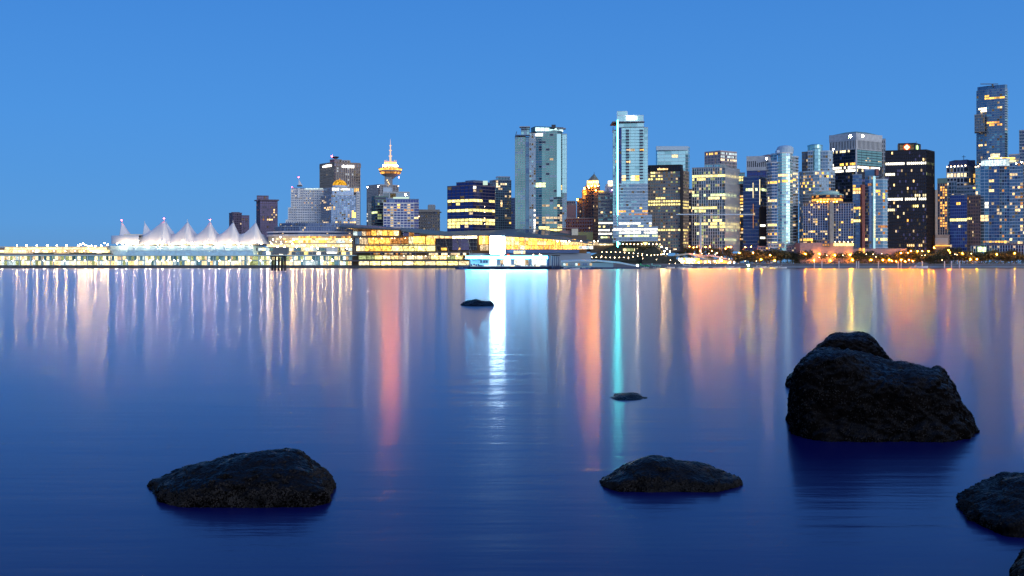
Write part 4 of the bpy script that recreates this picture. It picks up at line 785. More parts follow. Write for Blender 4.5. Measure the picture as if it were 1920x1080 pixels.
loft('roof_skylight', [P(955, 438, 955), P(1030, 441, 956)], [P(975, 430.5, 982), P(1032, 431.6, 982)], .5, gl('navy'), b.r)
slabp(b, 'wall', 660, 1100, 441, 498, 958, 20, wall('bronze')); slabp(b, 'wall', 660, 752, 433, 441.5, 958, 16, wall('bronze'))
panels(b, 696, 748, 431.5, 441.8, 955, 5, ('amber', 'warm', 'amber')); panels(b, 662, 695, 434, 441.8, 955.4, 4, ('dim', 'g_steel', 'cool', 'dimorange'))
panels(b, 756, 787, 433, 443, 955, 3, ('dimorange', 'g_purple')); 
for (x0, x1, y) in ((664, 753, 443.5), (664, 824, 458.8), (666, 880, 472.2), (640, 862, 488)): slabp(b, 'ledge', x0, x1, y, y+2.0, 944, 14, pmat('ledge_slate', (.13, .12, .13), .6))
panels(b, 666, 690, 445.8, 458, 954, 3, ('g_steel', 'dim')); panels(b, 690, 756, 446, 456.8, 954, 6, ('orange', 'dimorange', 'orange')); panels(b, 756, 776, 443.5, 457, 954, 2, ('dimorange', 'cream')); panels(b, 774, 798, 443.2, 456.5, 953, 1, ('amber',)); panels(b, 799, 816, 443.5, 458, 953.4, 2, ('orange', 'dimorange'))
panels(b, 684, 816, 458, 470.8, 953.5, 8, ('amber', 'yellow', 'amber', 'warm'), gap=.05); panels(b, 668, 684, 460, 470.8, 953.8, 2, ('cream',))
panels(b, 800, 895, 441.9, 446.8, 953, 4, ('hot', 'warm'), gap=.06)
panels(b, 817, 895, 447.5, 469.5, 953, 5, ('g_purple', 'g_black'), gap=.03); panels(b, 827, 838, 464.5, 469.5, 952.6, 2, ('amber',)); panels(b, 860, 863, 464.5, 468.5, 952.6, 1, ('amber',))
panels(b, 898, 916, 441, 458.5, 951, 3, ('amber', 'warm')); panels(b, 900, 916, 459, 470, 951, 3, ('orange', 'dim'))
for k in range(14): box('mullion', P(820+k*5.6, 458.5, 952.4), (.12, .3, 11), steel, b.r)
for y in (454, 461.5): slabp(b, 'transom', 817, 895, y, y+.5, 952.2, .3, steel)
panels(b, 696, 780, 474, 477.2, 952, 20, ('dim', 'g_dark', 'dimorange', 'g_dark')); panels(b, 804, 874, 474, 478.4, 952, 12, ('dim', 'g_dark', 'cream')); panels(b, 672, 868, 479.2, 486.2, 952, 13, ('yellow', 'cream', 'dimgreen', 'warm', 'dim'))
panels(b, 672, 880, 489.6, 497.2, 951.6, 10, ('cream', 'yellow', 'cream'), gap=.10)
for k in range(11): postp(b, 'column', 672+k*20.8, 489, 498, 950.8, .5, steel)
for k in range(10): q = 690+k*21.2; bar('leaning_column', P(q+8, 488, 946), P(q-6, 442 if q > 752 else 433, 942), .32, steel, b.r, 5, .26) if q < 900 else None
bar('leaning_column', P(665, 474, 946), P(661, 434, 943), .3, steel, b.r, 5)
for x in (757, 798, 841, 857, 903, 774, 815): lampon(b, x, 480.2, 944, 'small', .42)
for x in (700, 740, 760, 676, 716, 735): lampon(b, x, 446.8, 949, 'small', .3)
# east wing
panels(b, 948, 1026, 443.6, 451.5, 948, 9, ('amber', 'warm', 'amber'), gap=.05); panels(b, 948, 1050, 452, 459.5, 948, 12, ('amber', 'amber', 'warm', 'orange'), gap=.05); panels(b, 948, 1100, 460, 467.6, 948, 17, ('orange', 'amber', 'orange', 'cream'), gap=.06)
panels(b, 1027, 1080, 448.5, 451.5, 948.5, 6, ('warm', 'amber')); panels(b, 1051, 1110, 453.5, 459.5, 948.5, 7, ('cream', 'yellow', 'warm'))
for k in range(14): postp(b, 'column', 950+k*11.5, 445.5+max(0, k-4)*.9, 468, 946.6, .3, wall('white'))
slabp(b, 'ledge', 945, 1086, 468.2, 474.5, 946, 10, pmat('ledge_blue', (.08, .14, .30), .5)); panels(b, 963, 985, 470, 476, 945.6, 5, ('cool', 'cream'))
slabp(b, 'wall', 880, 1108, 475, 498, 949, 8, wall('steel'))
panels(b, 1085, 1112, 461, 467, 946, 4, ('white', 'cream', 'cool'))
for x in (1045, 1053, 1061, 1068, 1077, 1079, 1082, 1090, 1057): lampon(b, x, 452.3+(x % 3)*.3, 943, 'warm', .42)
o = slabp(b, 'video_screen', 920, 945.5, 440, 475, 940, 1.2, emat('video_screen_white', (.55, .88, 1), 80, 0)); slabp(b, 'screen_frame', 918.5, 947, 438.8, 476.3, 941.4, 1.5, wall('white'))
b = Bld('service_block', 'low olive green and pale grey block behind the east wing roof', 1090, 975)
slabp(b, 'wall', 1084, 1112, 435, 452, 985, 12, pmat('olive_wall', (.30, .28, .12), .7)); slabp(b, 'wall', 1072, 1084, 429, 448, 983, 12, cream); slabp(b, 'wall', 1050, 1072, 432, 446, 988, 10, wall('pink')); slabp(b, 'roof_edge', 1034, 1085, 427.2, 428.2, 984, 14, wall('pink'))

# fuel barge
b = Bld('fuel_barge', 'floating fuel station with glowing white and cyan canopy above a dark barge', 950, 640, 'barge'); b.r.location = (X(950, 640), 645, 0)
hullm = pmat('barge_hull', (.02, .04, .10), .5); canm = emat('canopy_glow', (.05, .56, 1), 75, 0); canw = emat('canopy_glow_white', (.2, .75, 1), 70, 0)
D = 634
v = [(X(852, D), D, 1.6), (X(1060, D), D, 1.6), (X(1060, D), D+16, 1.6), (X(854, D), D+16, 1.6), (X(855, D), D+.8, -.6), (X(1060, D), D+.8, -.6), (X(1060, D), D+15, -.6), (X(857, D), D+15, -.6)]
obj('hull', mesh('hull', [Vector(p)-b.r.location for p in v], [(0, 1, 2, 3), (7, 6, 5, 4), (4, 5, 1, 0), (5, 6, 2, 1), (6, 7, 3, 2), (7, 4, 0, 3)], hullm), b.r)
slabp(b, 'fender_strip', 853, 1060, 499.8, 500.9, 633.6, .4, wall('navy'))
slabp(b, 'canopy_roof', 873, 1026.5, 480.0, 484.6, 637.2, 10, M_white); slabp(b, 'canopy_fascia', 873, 1026.5, 480.3, 484.8, 636.9, .25, canm); slabp(b, 'canopy_light', 884, 1026, 481.2, 484, 636.6, .2, canw)
slabp(b, 'shop_wall', 882, 1026, 486, 499.6, 643, 4, pmat('white_shop', (.75, .85, .88), .6))
panels(b, 900, 915, 488, 493, 642.7, 3, ('g_blue', 'g_sky')); panels(b, 884, 1024, 497.2, 499, 642.6, 12, ('g_navy', 'cool', 'cream'), gap=.15); panels(b, 918, 1024, 486.8, 497, 642.7, 16, ('cream', 'cool', 'white', 'white', 'dim', 'g_steel', 'white'), gap=.12)
for x in (884, 905, 930, 955, 980, 1005, 1025): postp(b, 'canopy_post', x, 485, 499.6, 637.6, .22, M_white)
for k, x in enumerate((940, 944, 992, 997, 1003, 966)): box('fuel_pump', P(x, 497, 637), (.8, .6, 1.5), wall('teal') if k % 2 else wall('navy'), b.r)
slabp(b, 'service_cabin', 1026, 1030, 478, 499, 640, 4, wall('navy'))
for x, y in ((1000, 477.5), (1012, 477), (1015, 478.5), (944, 477), (953, 478)): luminaire('lamp', P(x, y, 637), .3, 'small', b.r)
for x in (940, 953): box('red_sign', P(x, 477.8, 636.5), (1.4, .3, .9), lit('red'), b.r)
for k, (x, y) in enumerate(((889, 496), (893, 497), (897, 496.5), (880, 498), (884, 497))): box('barrel_crate', P(x, y, 636.4), (1.0, .8, 1.0), wall('navy'), b.r)

def boat(px, D, L_, label, hull, cab, mast=0, rz=0., sc=1., cat='boat', group=None):
    r = empty('motor_boat' if not mast else 'sailing_boat', (X(px, D), D, 0), label, cat, group); s_ = []; n = 9
    for k in range(n):
        t = k/(n-1); w = .16*L_*math.sin(math.pi*min(1, .18+t*.82))**.6 if t < 1 else .02
        w = L_*.15*(1-max(0, (t-.35)/.65)**2.2)+.02; sh = .10*L_*(1+.5*t*t); x = (t-.5)*L_
        s_ += [(x, -w, sh), (x, -w*.7, .02), (x, 0, -.18), (x, w*.7, .02), (x, w, sh)]
    f = []
    for k in range(n-1):
        for i in range(4): a = k*5+i; f.append((a, a+5, a+6, a+1))
        f.append((k*5+4, k*5+9, k*5+5, k*5))
    f += [(0, 1, 2, 3, 4), tuple((n-1)*5+i for i in (4, 3, 2, 1, 0))]
    c, s2 = math.cos(rz), math.sin(rz); rot = lambda v: [(x*c-y*s2, x*s2+y*c, z) for x, y, z in v]
    obj('hull', mesh('hull', rot(s_), f, hull, False), r)
    h = .10*L_
    cv = [(-.28*L_, -.1*L_, h), (.12*L_, -.1*L_, h), (.12*L_, .1*L_, h), (-.28*L_, .1*L_, h), (-.25*L_, -.085*L_, h*2.1), (.03*L_, -.085*L_, h*2.1), (.03*L_, .085*L_, h*2.1), (-.25*L_, .085*L_, h*2.1)]
    cb = obj('cabin', mesh('cabin', rot(cv), BF, cab), r)
    wv = [(-.2*L_, -.098*L_, h*1.35), (.05*L_, -.098*L_, h*1.35), (.05*L_, .098*L_, h*1.35), (-.2*L_, .098*L_, h*1.35), (-.2*L_, -.096*L_, h*1.8), (.05*L_, -.096*L_, h*1.8), (.05*L_, .096*L_, h*1.8), (-.2*L_, .096*L_, h*1.8)]
    obj('window', mesh('window', rot(wv), BF, gl('dark')), cb)
    if mast:
        bar('mast', r.location+Vector((0, 0, h)), r.location+Vector((0, 0, h+mast)), .12, M_white, r, 5, .06); bar('boom', r.location+Vector((0, 0, h*2.3)), r.location+Vector((-.4*L_*c, -.4*L_*s2, h*2.4)), .09, M_white, r, 5)
    return r
whull = pmat('white_hull', (.75, .78, .82), .35); bhull = pmat('blue_hull', (.05, .12, .35), .35)
boat(866, 630, 7, 'small dark blue boat at the left end of the fuel barge', bhull, bhull)
boat(880, 652, 9, 'sailing boat with two thin masts moored behind left end of fuel barge', whull, bhull, 12, .1)
boat(1062, 628, 6, 'blue boat beside the dark pile cluster right of the fuel barge', bhull, whull, 0, .1)
boat(1078, 629, 6.5, 'small white boat on the dock between two blue boats', whull, bhull, 0, .2); boat(1096, 630, 6, 'blue boat with pale cabin before the pale dock roof', bhull, whull, 0, -.1); boat(1112, 631, 7, 'low dark boat at the right tip of the floating dock', hullm, bhull)
b = Bld('floating_dock', 'low dark floating dock with pale teal curved roof right of the fuel barge', 1110, 640, 'dock'); b.r.location = (X(1110, 640), 645, 0)
slabp(b, 'deck', 1061, 1130, 501.5, 504.5, 636, 10, hullm)
loft('roof', [P(1052, 491, 700), P(1080, 489, 700), P(1120, 489.5, 700), P(1160, 493, 700), P(1196, 499, 700)], [P(1052, 488, 715), P(1080, 486.5, 715), P(1120, 487, 715), P(1160, 490.5, 715), P(1194, 497.5, 715)], .4, tealcol, b.r)
slabp(b, 'wall', 1054, 1150, 492.5, 503, 701, 10, pmat('dock_wall_teal', (.22, .42, .48), .6)); panels(b, 1056, 1110, 493.5, 498, 700.6, 12, ('dim', 'cool', 'g_blue', 'g_steel', 'dimorange'))
slabp(b, 'pontoon', 1110, 1200, 501, 504, 690, 12, wall('navy'))
def pilecluster(nm, lab, xs, D, yt, yb, mat, cap=None):
    B = Bld(nm, lab, xs[0], D, 'pilings'); B.r.location = (X(sum(xs)/len(xs), D), D+1, 0)
    for k, x in enumerate(xs):
        for d in (0, 2.2): bar('pile', (X(x, D)+R.uniform(-.15, .15), D+d, -1), (X(x, D)+R.uniform(-.2, .2), D+d, Z(yt+R.uniform(0, 4), D)), .27, mat, B.r, 8)
    return B
tim = pmat('tarred_timber', (.025, .02, .02), .8, 0, .4, 2, .6, 3)
B_ = pilecluster('dolphin_piles', 'dark timber pile cluster with grey box standing in water before the terminal', [510, 515.5, 521.5, 527.5, 533.5], 445, 479, 508, tim)
box('platform', P(522, 480.5, 446), (6.6, 3.4, .5), tim, B_.r); box('grey_box', P(527, 470, 447), (6.4, 2.6, 3.0), pmat('grey_box_metal', (.16, .18, .19), .6), B_.r); bar('post', P(527, 466, 447), P(527, 460, 447), .08, M_dark, B_.r)
B_ = pilecluster('dolphin_piles', 'tall blue-lit pile cluster at the right end of the fuel barge', [1036, 1040, 1044, 1048], 632, 478, 503, pmat('bluish_timber', (.04, .07, .16), .6)); box('platform', P(1042, 479, 633), (5.4, 3.4, .5), tim, B_.r)  # timber of this cluster coloured dark bluish

# seaplane terminal mound, lamps strung along it
b = Bld('domed_pavilion', 'dark faceted low pavilion roofs strung with lamps on the central waterfront', 1195, 962, 'pavilion')
mound = pmat('turf_roof_dark', (.045, .05, .04), .85, 0, .4, .3)
loft('roof', [P(1108, 479, 956), P(1120, 474, 956), P(1135, 472.5, 956), P(1200, 474, 956), P(1232, 479, 957)], [P(1128, 473, 975), P(1138, 470.5, 975), P(1150, 470, 975), P(1205, 471, 975), P(1238, 476, 975)], 8, mound, b.r)
loft('roof', [P(1130, 469, 968), P(1148, 461.5, 966), P(1166, 460.3, 966), P(1171, 471, 966)], [P(1140, 466, 990), P(1152, 459.6, 990), P(1170, 459, 990), P(1175, 468, 990)], 7, mound, b.r)
loft('roof', [P(1172, 460.5, 966), P(1182, 459.5, 966), P(1204, 471.5, 964), P(1226, 461.5, 966), P(1240, 473, 966)], [P(1178, 459.2, 990), P(1185, 458.6, 990), P(1208, 462, 990), P(1224, 460.2, 990), P(1242, 470, 990)], 7, mound, b.r)
loft('roof', [P(1204, 480, 953), P(1232, 480, 953), P(1255, 481, 953), P(1270, 487, 953), P(1280, 494, 953)], [P(1204, 477, 963), P(1232, 478, 963), P(1252, 479, 963), P(1266, 485, 963), P(1276, 492, 963)], 7, mound, b.r)
panels(b, 1168, 1196, 465.5, 471, 965.4, 4, ('dimgreen', 'cream')); slabp(b, 'wall', 1110, 1268, 480, 496, 958, 14, mound); panels(b, 1075, 1108, 475.5, 484, 958, 6, ('cream', 'white', 'cool'))
for k in range(10): lampon(b, 1129+k*8.4, 472.5+max(0, k-3)*.55, 953.5, 'small', .36)
for k in range(14): lampon(b, 1101+k*8.6, 482.6-(0 if k < 10 else (k-9)*1.2), 950.5, 'small', .36)
for k in range(6): lampon(b, 1221+k*6, 478.6-k*.5, 951, 'small', .34)
b = Bld('added_kiosks', 'bright lit street pavilions and signs behind the domed roofs', 1240, 995, 'pavilion')  # lit kiosks added to stand for the bright street area
for x0, x1, y0, y1, c in ((1110, 1150, 453.5, 460, 'dim'), (1166, 1200, 447, 452.5, 'g_steel'), (1202, 1232, 445, 451.5, 'dimorange'), (1236, 1262, 449, 456, 'cool'), (1250, 1257, 454, 468, 'cream'), (1234, 1248, 460, 470, 'yellow'), (1258, 1268, 458, 470, 'dimgreen'), (1206, 1214, 452, 458, 'yellow'), (1158, 1163, 452, 460, 'cyan')):
    panels(b, x0, x1, y0, y1, 994, max(1, int((x1-x0)/6)), (c, c, 'cream' if c not in ('cyan', 'g_steel') else c))
slabp(b, 'wall', 1108, 1270, 453, 474, 996, 8, wall('taupe'))
for k in range(5): lampon(b, 1114+k*8, 452, 990, 'warm', .55)
for k in range(15): lampon(b, 1168+k*7, 457.8+R.uniform(-.4, .4), 990, 'small', .5)
for x, y in ((1267, 457), (1236, 469), (1240, 463), (1250, 466), (1246, 471), (1256, 472), (1262, 466), (1244, 476)): lampon(b, x, y, 988, 'warm', .5)
b = Bld('pavilion', 'cream tented restaurant pavilions glowing at the water edge right of the domed roofs', 1320, 958, 'pavilion')
loft('roof', [P(1262, 480, 958), P(1290, 476.5, 958), P(1310, 481, 958), P(1338, 490, 958)], [P(1268, 477, 972), P(1294, 474.5, 972), P(1316, 478, 972), P(1345, 487, 972)], .4, cream, b.r)
loft('roof', [P(1310, 482, 962), P(1330, 479.5, 962), P(1352, 484, 962), P(1374, 492, 962)], [P(1314, 480, 974), P(1334, 477.6, 974), P(1356, 482, 974), P(1380, 490, 974)], .4, wall('lightgrey'), b.r)
panels(b, 1272, 1312, 483.5, 494, 958.6, 9, ('warm', 'cream', 'amber', 'white')); panels(b, 1312, 1372, 488, 494, 959.2, 14, ('warm', 'cream', 'dim', 'amber', 'orange')); slabp(b, 'wall', 1268, 1376, 486, 497, 961, 8, wall('taupe'))
for x, y in ((1297, 486), (1302, 488), (1292, 489), (1350, 486), (1353, 489), (1330, 491), (1340, 490), (1368, 492), (1376, 492), (1310, 492), (1281, 490)): lampon(b, x, y, 955, 'warm', .45)
for k in range(12): lampon(b, 1255+k*11, 494.5-(k % 3)*.8, 952, 'small', .25)

# right shore seawall
b = Bld('seawall', 'low blue-grey stone seawall along the right shore', 1600, 950, 'wall'); wallst = pmat('seawall_stone', (.13, .15, .19), .8, 0, .35, .25, .5, .3)
for k in range(34):
    x0 = 1130+k*25.5; h = 495.4-(.5 if 1280 < x0 < 1700 else 0)+R.uniform(-.25, .25)
    slabp(b, 'wall_segment', x0, x0+25.3, h, 504.5, 948.5+R.uniform(-.4, .4), 27, wallst)
    slabp(b, 'coping', x0, x0+25.4, h-.7, h-.05, 948, 5, pmat('coping_stone', (.30, .32, .36), .7))
b = Bld('floating_pontoon', 'long thin floating pontoon along the foot of the right seawall', 1580, 940, 'dock')
for k in range(28): slabp(b, 'deck_section', 1280+k*24, 1303.4+k*24, 499.2+(k % 3)*.15, 501.6, 938, 4, pmat('pontoon_grey', (.22, .28, .36), .7))
GP = 'white mooring piles along the right seawall'
near = {1527: 'first white mooring pile from the left, before the round crowned hotel', 1541: 'second white mooring pile from the left, before the hotel grid of windows', 1573: 'white mooring pile below the right half of the round crowned hotel', 1606: 'left one of the close pair of white piles below the brick red fin', 1610: 'right one of the close pair of white piles below the brick red fin', 1647: 'single white mooring pile left of the black tower', 1684: 'left one of the white pile pair below the black tower', 1689.5: 'right one of the white pile pair below the black tower', 1729: 'white pile at the stern of the pale boat below the black tower', 1771: 'white mooring pile below the stone tower with orange windows', 1784: 'white mooring pile below the royal blue block', 1799: 'rightmost white mooring pile along the seawall'}
for x, lab in near.items():
    r = empty('mooring_pile', (X(x, 936), 936, 0), lab, 'pile', GP); bar('post', (X(x, 936), 936, -1), (X(x, 936), 936, Z(491+R.uniform(-.5, .5), 936)), .5, M_white, r, 10); bar('cap', (X(x, 936), 936, Z(491, 936)+.1), (X(x, 936), 936, Z(490.2, 936)+.4), .6, M_white, r, 10, .1)
for x, L_, lab, m in ((1256, 9, 'small pale boat moored right of the green seaplanes', 0), (1277, 8, 'white motor boat below the cream tented pavilion', 0), (1318, 10, 'white cabin boat below the white-ribbed office tower', 0), (1345, 8, 'short white boat under the ribbed office tower, right of another', 0), (1365, 11, 'pale motor boat beside the narrow amber lit block', 0), (1425, 12, 'white motor yacht right of the bright water edge lamp', 0), (1447, 11, 'white motor yacht left of the sailing boat', 0), (1466, 9, 'white sailing boat with a mast below the dome capped apartment tower', 5), (1724, 15, 'long pale boat moored below the black tower', 0), (1380, 8, 'small white boat just left of the bright water edge lamp', 0)):
    boat(x, 930, L_, lab, whull, wall('lightgrey'), m, R.uniform(-.15, .15))
def seaplane(px, D, lab, mat):
    r = empty('seaplane', (X(px, D), D, 0), lab, 'seaplane', None); c = r.location
    q = [c+Vector((x, 0, 2.3+z)) for x, z in ((-4.5, .5), (-2, .1), (1.5, 0), (3.6, -.1), (4.4, -.15))]
    for k, (r1, r2) in enumerate(((.2, .6), (.6, .85), (.85, .7), (.7, .25))): bar('fuselage', q[k], q[k+1], r1, mat, r, 8, r2)
    box('wing', c+Vector((.8, 0, 3.3)), (1.7, 13, .22), mat, r); box('tail_fin', c+Vector((-4.2, 0, 3.6)), (1.2, .15, 1.8), mat, r); box('tailplane', c+Vector((-4.2, 0, 2.9)), (1, 4, .12), mat, r); box('cockpit_glass', c+Vector((2.0, -.5, 2.9)), (1.2, .6, .5), gl('dark'), r)
    for s_ in (-1, 1): bar('float', c+Vector((-3.2, s_*1.3, .25)), c+Vector((3.2, s_*1.3, .35)), .42, M_white, r, 8, .25); bar('strut', c+Vector((1, s_*1.2, .5)), c+Vector((1, s_*.5, 2)), .08, M_white, r, 4); bar('strut', c+Vector((-1, s_*1.2, .5)), c+Vector((-1, s_*.5, 2)), .08, M_white, r, 4)
    box('propeller', c+Vector((4.6, 0, 2.15)), (.1, .25, 2.2), M_dark, r)
gp = pmat('green_paint', (.05, .45, .20), .4)
seaplane(1210, 935, 'green seaplane floating just right of the brightest waterfront lamp', gp); seaplane(1231, 938, 'pale teal seaplane to the right of the green seaplane', pmat('teal_paint', (.25, .55, .50), .4)); seaplane(1290, 938, 'white seaplane moored below the cream tented pavilion', M_white)

# ------------------------------------------------------------------ street lamps
def ordinal(n): return 'leftmost' if n == 0 else ('', 'second', 'third', 'fourth', 'fifth', 'sixth', 'seventh', 'eighth', 'ninth', 'tenth', 'eleventh', 'twelfth', 'thirteenth', 'fourteenth', 'fifteenth', 'sixteenth', 'seventeenth', 'eighteenth', 'nineteenth', 'twentieth')[n]+' from left'
SECT = ((1130, 'below the cyan-edged glass tower'), (1225, 'below the dark office block with yellow bands'), (1297, 'below the white-ribbed office tower'), (1390, 'below the blue office with white light lines'), (1438, 'below the dome capped apartment tower'), (1500, 'below the left wing of the round crowned hotel'), (1556, 'below the right wing of the round crowned hotel'), (1601, 'below the brick red fin tower'), (1659, 'below the black tower'), (1753, 'below the narrow stone tower'), (1781, 'below the royal blue block'), (1813, 'below the dark brown slot windowed block'), (1838, 'below the tower with white glowing crown'), (1893, 'at the right frame edge'))
def sect(px):
    r = SECT[0][1]
    for x, t in SECT:
        if px >= x: r = t
    return r
def streetlamps(kind, pts, what, r_, group, D0=956):
    cnt = {}
    for px, py in sorted(pts):
        s_ = sect(px); i = cnt.get(s_, 0); cnt[s_] = i+1; D = D0+(0 if py > 468 else 26)
        ro = empty('street_lamp', (X(px, D), D, ZG), f'{ordinal(i)} {what} {s_}', 'street lamp', group)
        zt = Z(py, D); pole = bar('pole', (X(px, D), D+.5, ZG-.6), (X(px, D), D+.5, zt), .16, M_dark, ro, 6, .09); box('arm', (X(px, D), D+.2, zt+.1), (.12, .8, .12), M_dark, pole)
        luminaire('lamp_head', (X(px, D), D-.3, zt-.3), r_*.8, kind, ro)
        if kind != 'small': ball('lamp_halo', (X(px, D), D+.0, zt-.3), r_*1.2, emat('halo_'+kind, (1, .22, .02) if kind == 'sodium' else (1, .12, .02), 1.7, .3, False), ro)  # glowing ball stands for the orange halo round the lamp
streetlamps('sodium', [(1386, 473.7), (1412, 473.3), (1426.7, 485.8), (1443.8, 477.5), (1452.5, 488), (1509.7, 475.5), (1526, 487.5), (1536, 475.5), (1556.7, 488), (1565, 478), (1594, 477), (1598, 486.7), (1632.7, 486.7), (1655, 486.7), (1667, 486.7), (1689, 474), (1689.5, 486.4), (1707.5, 470), (1720, 470.6), (1729, 470), (1740.8, 470.6), (1751, 464), (1804, 474.5), (1819.3, 485.6), (1831.4, 485.6), (1868.6, 476.3), (1902, 474), (1925, 476)],
            'large orange street lamp', .66, 'large orange sodium street lamps', 950.8)
streetlamps('redorange', [(1292.5, 462), (1300, 463), (1306, 462.5), (1322.5, 463), (1331, 462), (1334.5, 470), (1360, 466), (1364.5, 462.5), (1370, 462.5), (1397.5, 462.5), (1408, 462), (1702, 473.5), (1704, 486.7), (1778, 469), (1781, 472.8), (1344, 474), (1313, 470), (1711, 489), (1680, 489.5), (1672, 488.5), (1697, 489.5)],
            'small red-orange street lamp', .42, 'small red-orange street lamps', 951)
streetlamps('small', [(1301, 475), (1316, 475), (1329, 475), (1341, 477), (1353, 481), (1367, 485), (1397, 489), (1418, 489), (1267, 467), (1536, 482), (1550, 478), (1580, 478), (1624, 476), (1637, 476), (1653, 475), (1642, 481), (1794, 477), (1821, 475), (1766, 487), (1128, 480), (1152, 483), (1178, 484), (1205, 484), (1231, 486), (1257, 487), (1734, 478), (1728, 478.5), (1790, 476)],
            'small white waterfront lamp', .36, 'small white globe lamps on the waterfront', 951)
for px, py, D, k, r_, lab in ((1195, 498, 934, 'big', .85, 'brightest waterfront lamp low at the water by the green seaplane'), (1403, 497.3, 934, 'greenish', .75, 'bright yellow-white lamp at the water edge below the blue office')):
    ro = empty('dock_lamp', (X(px, D), D, 0), lab, 'lamp'); bar('post', (X(px, D), D+.6, -1), (X(px, D), D+.6, Z(py, D)), .2, M_dark, ro, 6); luminaire('lamp_head', (X(px, D), D-.2, Z(py, D)), r_, k, ro)

# ------------------------------------------------------------------ low buildings and trees on the right shore
b = Bld('townhouse_row', 'low pinkish terrace behind the trees under the dome capped apartment tower', 1470, 968)
blk(b, (1421, 1499), 463, 476, 972, st(('dark', 'steel'), 'pink', 'pink', .35, .2, .3, .3), 5, 5, prob=(('amber', .12), ('dim', .12), ('cool', .1)), dep=12); blk(b, (1440, 1470), 457, 463, 974, st(('steel',), 'lightgrey', 'pink', .3, .2, .3, .2), 6, 5, dep=8, prob=(('amber', .2),))
b = Bld('parking_deck', 'low red glowing parking deck with car lights below the black tower', 1690, 968)
slabp(b, 'wall', 1640, 1752, 476, 492, 974, 10, wall('brown')); panels(b, 1664, 1716, 486.3, 489.6, 967, 22, ('dimorange', 'red', 'orange', 'g_dark', 'white'), gap=.2)
b = Bld('low_apartments', 'low pale purple terrace below the tower with white glowing crown', 1880, 970)
blk(b, (1821, 1838), 461, 478, 974, st(('dark', 'navy'), 'purple', 'paleblue', .3, .2, .25, .3), 5.5, 5, dep=10, prob=(('dim', .1),)); blk(b, (1850, 1950), 459, 478, 973, st(('navy', 'purple'), 'purple', 'paleblue', .3, .25, .2, .4), 6, 5.5, dep=12, prob=(('dim', .1), ('dimorange', .1)))
panels(b, 1843, 1893, 451.5, 455, 969, 9, ('dimorange', 'amber', 'orange', 'dim'), gap=.2)
fol = pmat('foliage', (.11, .10, .045), .9, 0, .5, .8); bark = pmat('bark', (.07, .05, .04), .9)
def crown_mesh(seed):
    q = random.Random(seed); v, f = [], []; blobs = [(q.uniform(-.5, .5), q.uniform(-.5, .5), q.uniform(-.35, .6), q.uniform(.35, .6)) for _ in range(8)]
    for k in range(620):
        cx, cy, cz, rr = q.choice(blobs); d = Vector((q.gauss(0, 1), q.gauss(0, 1), q.gauss(0, 1))).normalized()*rr*q.uniform(.5, 1.05); c = Vector((cx, cy, cz))+d
        a = Vector((q.gauss(0, 1), q.gauss(0, 1), q.gauss(0, 1))).normalized(); bb = a.cross(Vector((q.gauss(0, 1), q.gauss(0, 1), q.gauss(0, 1)))).normalized(); s_ = q.uniform(.06, .13); n = len(v)
        v += [c+a*s_, c+bb*s_, c-a*s_, c-bb*s_]; f.append((n, n+1, n+2, n+3))
    return mesh('crown', v, f, fol)
CM = [crown_mesh(s_) for s_ in range(5)]
def limb_mesh(seed):
    q = random.Random(seed); bm = bmesh.new()
    def seg(a, c, r1, r2):
        a, c = Vector(a), Vector(c); m_ = (c-a).to_track_quat('Z', 'Y').to_matrix(); A = [bm.verts.new(a+m_@Vector((math.cos(t)*r1, math.sin(t)*r1, 0))) for t in (0, 1.26, 2.51, 3.77, 5.03)]; B2 = [bm.verts.new(c+m_@Vector((math.cos(t)*r2, math.sin(t)*r2, 0))) for t in (0, 1.26, 2.51, 3.77, 5.03)]
        for i in range(5): bm.faces.new((A[i], A[(i+1) % 5], B2[(i+1) % 5], B2[i]))
    seg((0, 0, -.2), (0, 0, 1.1), .07, .05)
    for k in range(5): a = k*1.3; seg((0, 0, .8+.06*k), (.45*math.cos(a), .45*math.sin(a), 1.5+.1*(k % 2)), .035, .012)
    me = bpy.data.meshes.new('trunk'); bm.to_mesh(me); bm.free(); me.materials.append(bark); return me
TM = [limb_mesh(s_) for s_ in range(2)]
tcount = {}
def tree(px, D, top, w, dark=True):
    s_ = sect(px); i = tcount.get(s_, 0); tcount[s_] = i+1; h = Z(top, D)-ZG; ww = w*D/F
    r = empty('shore_tree', (X(px, D), D, ZG), f'{ordinal(i)} dark leafy shore tree {s_}', 'tree', 'leafy trees along the right shore')
    o = obj('trunk', R.choice(TM), r); o.scale = (h*.45, h*.45, h*.38)
    o = obj('crown', R.choice(CM), r); o.location = (0, 0, h*.58); o.scale = (ww*.62, ww*.62, h*.46); o.rotation_euler = (0, 0, R.uniform(0, 6.3))
xs = 1378
while xs < 1945:
    gapn = 1475 < xs < 1490
    tree(xs+R.uniform(-3, 3), 958+R.uniform(0, 14), (472 if xs < 1640 else 474)+R.uniform(-4, 7), R.uniform(24, 34)); xs += R.uniform(8, 13)
for x in range(1400, 1920, 23): tree(x+R.uniform(-6, 6), 976, 468+R.uniform(-3, 5), 26)
for x in (1276, 1292, 1311, 1330, 1348, 1364): tree(x, 990, 463+R.uniform(-2, 4), 19)
for x in (1545, 1657, 1780, 1798): tree(x, 985, 461+R.uniform(-2, 3), 18)
for x, t in ((1236, 450), (1246, 455), (1166, 466)): tree(x, 1000, t, 9)
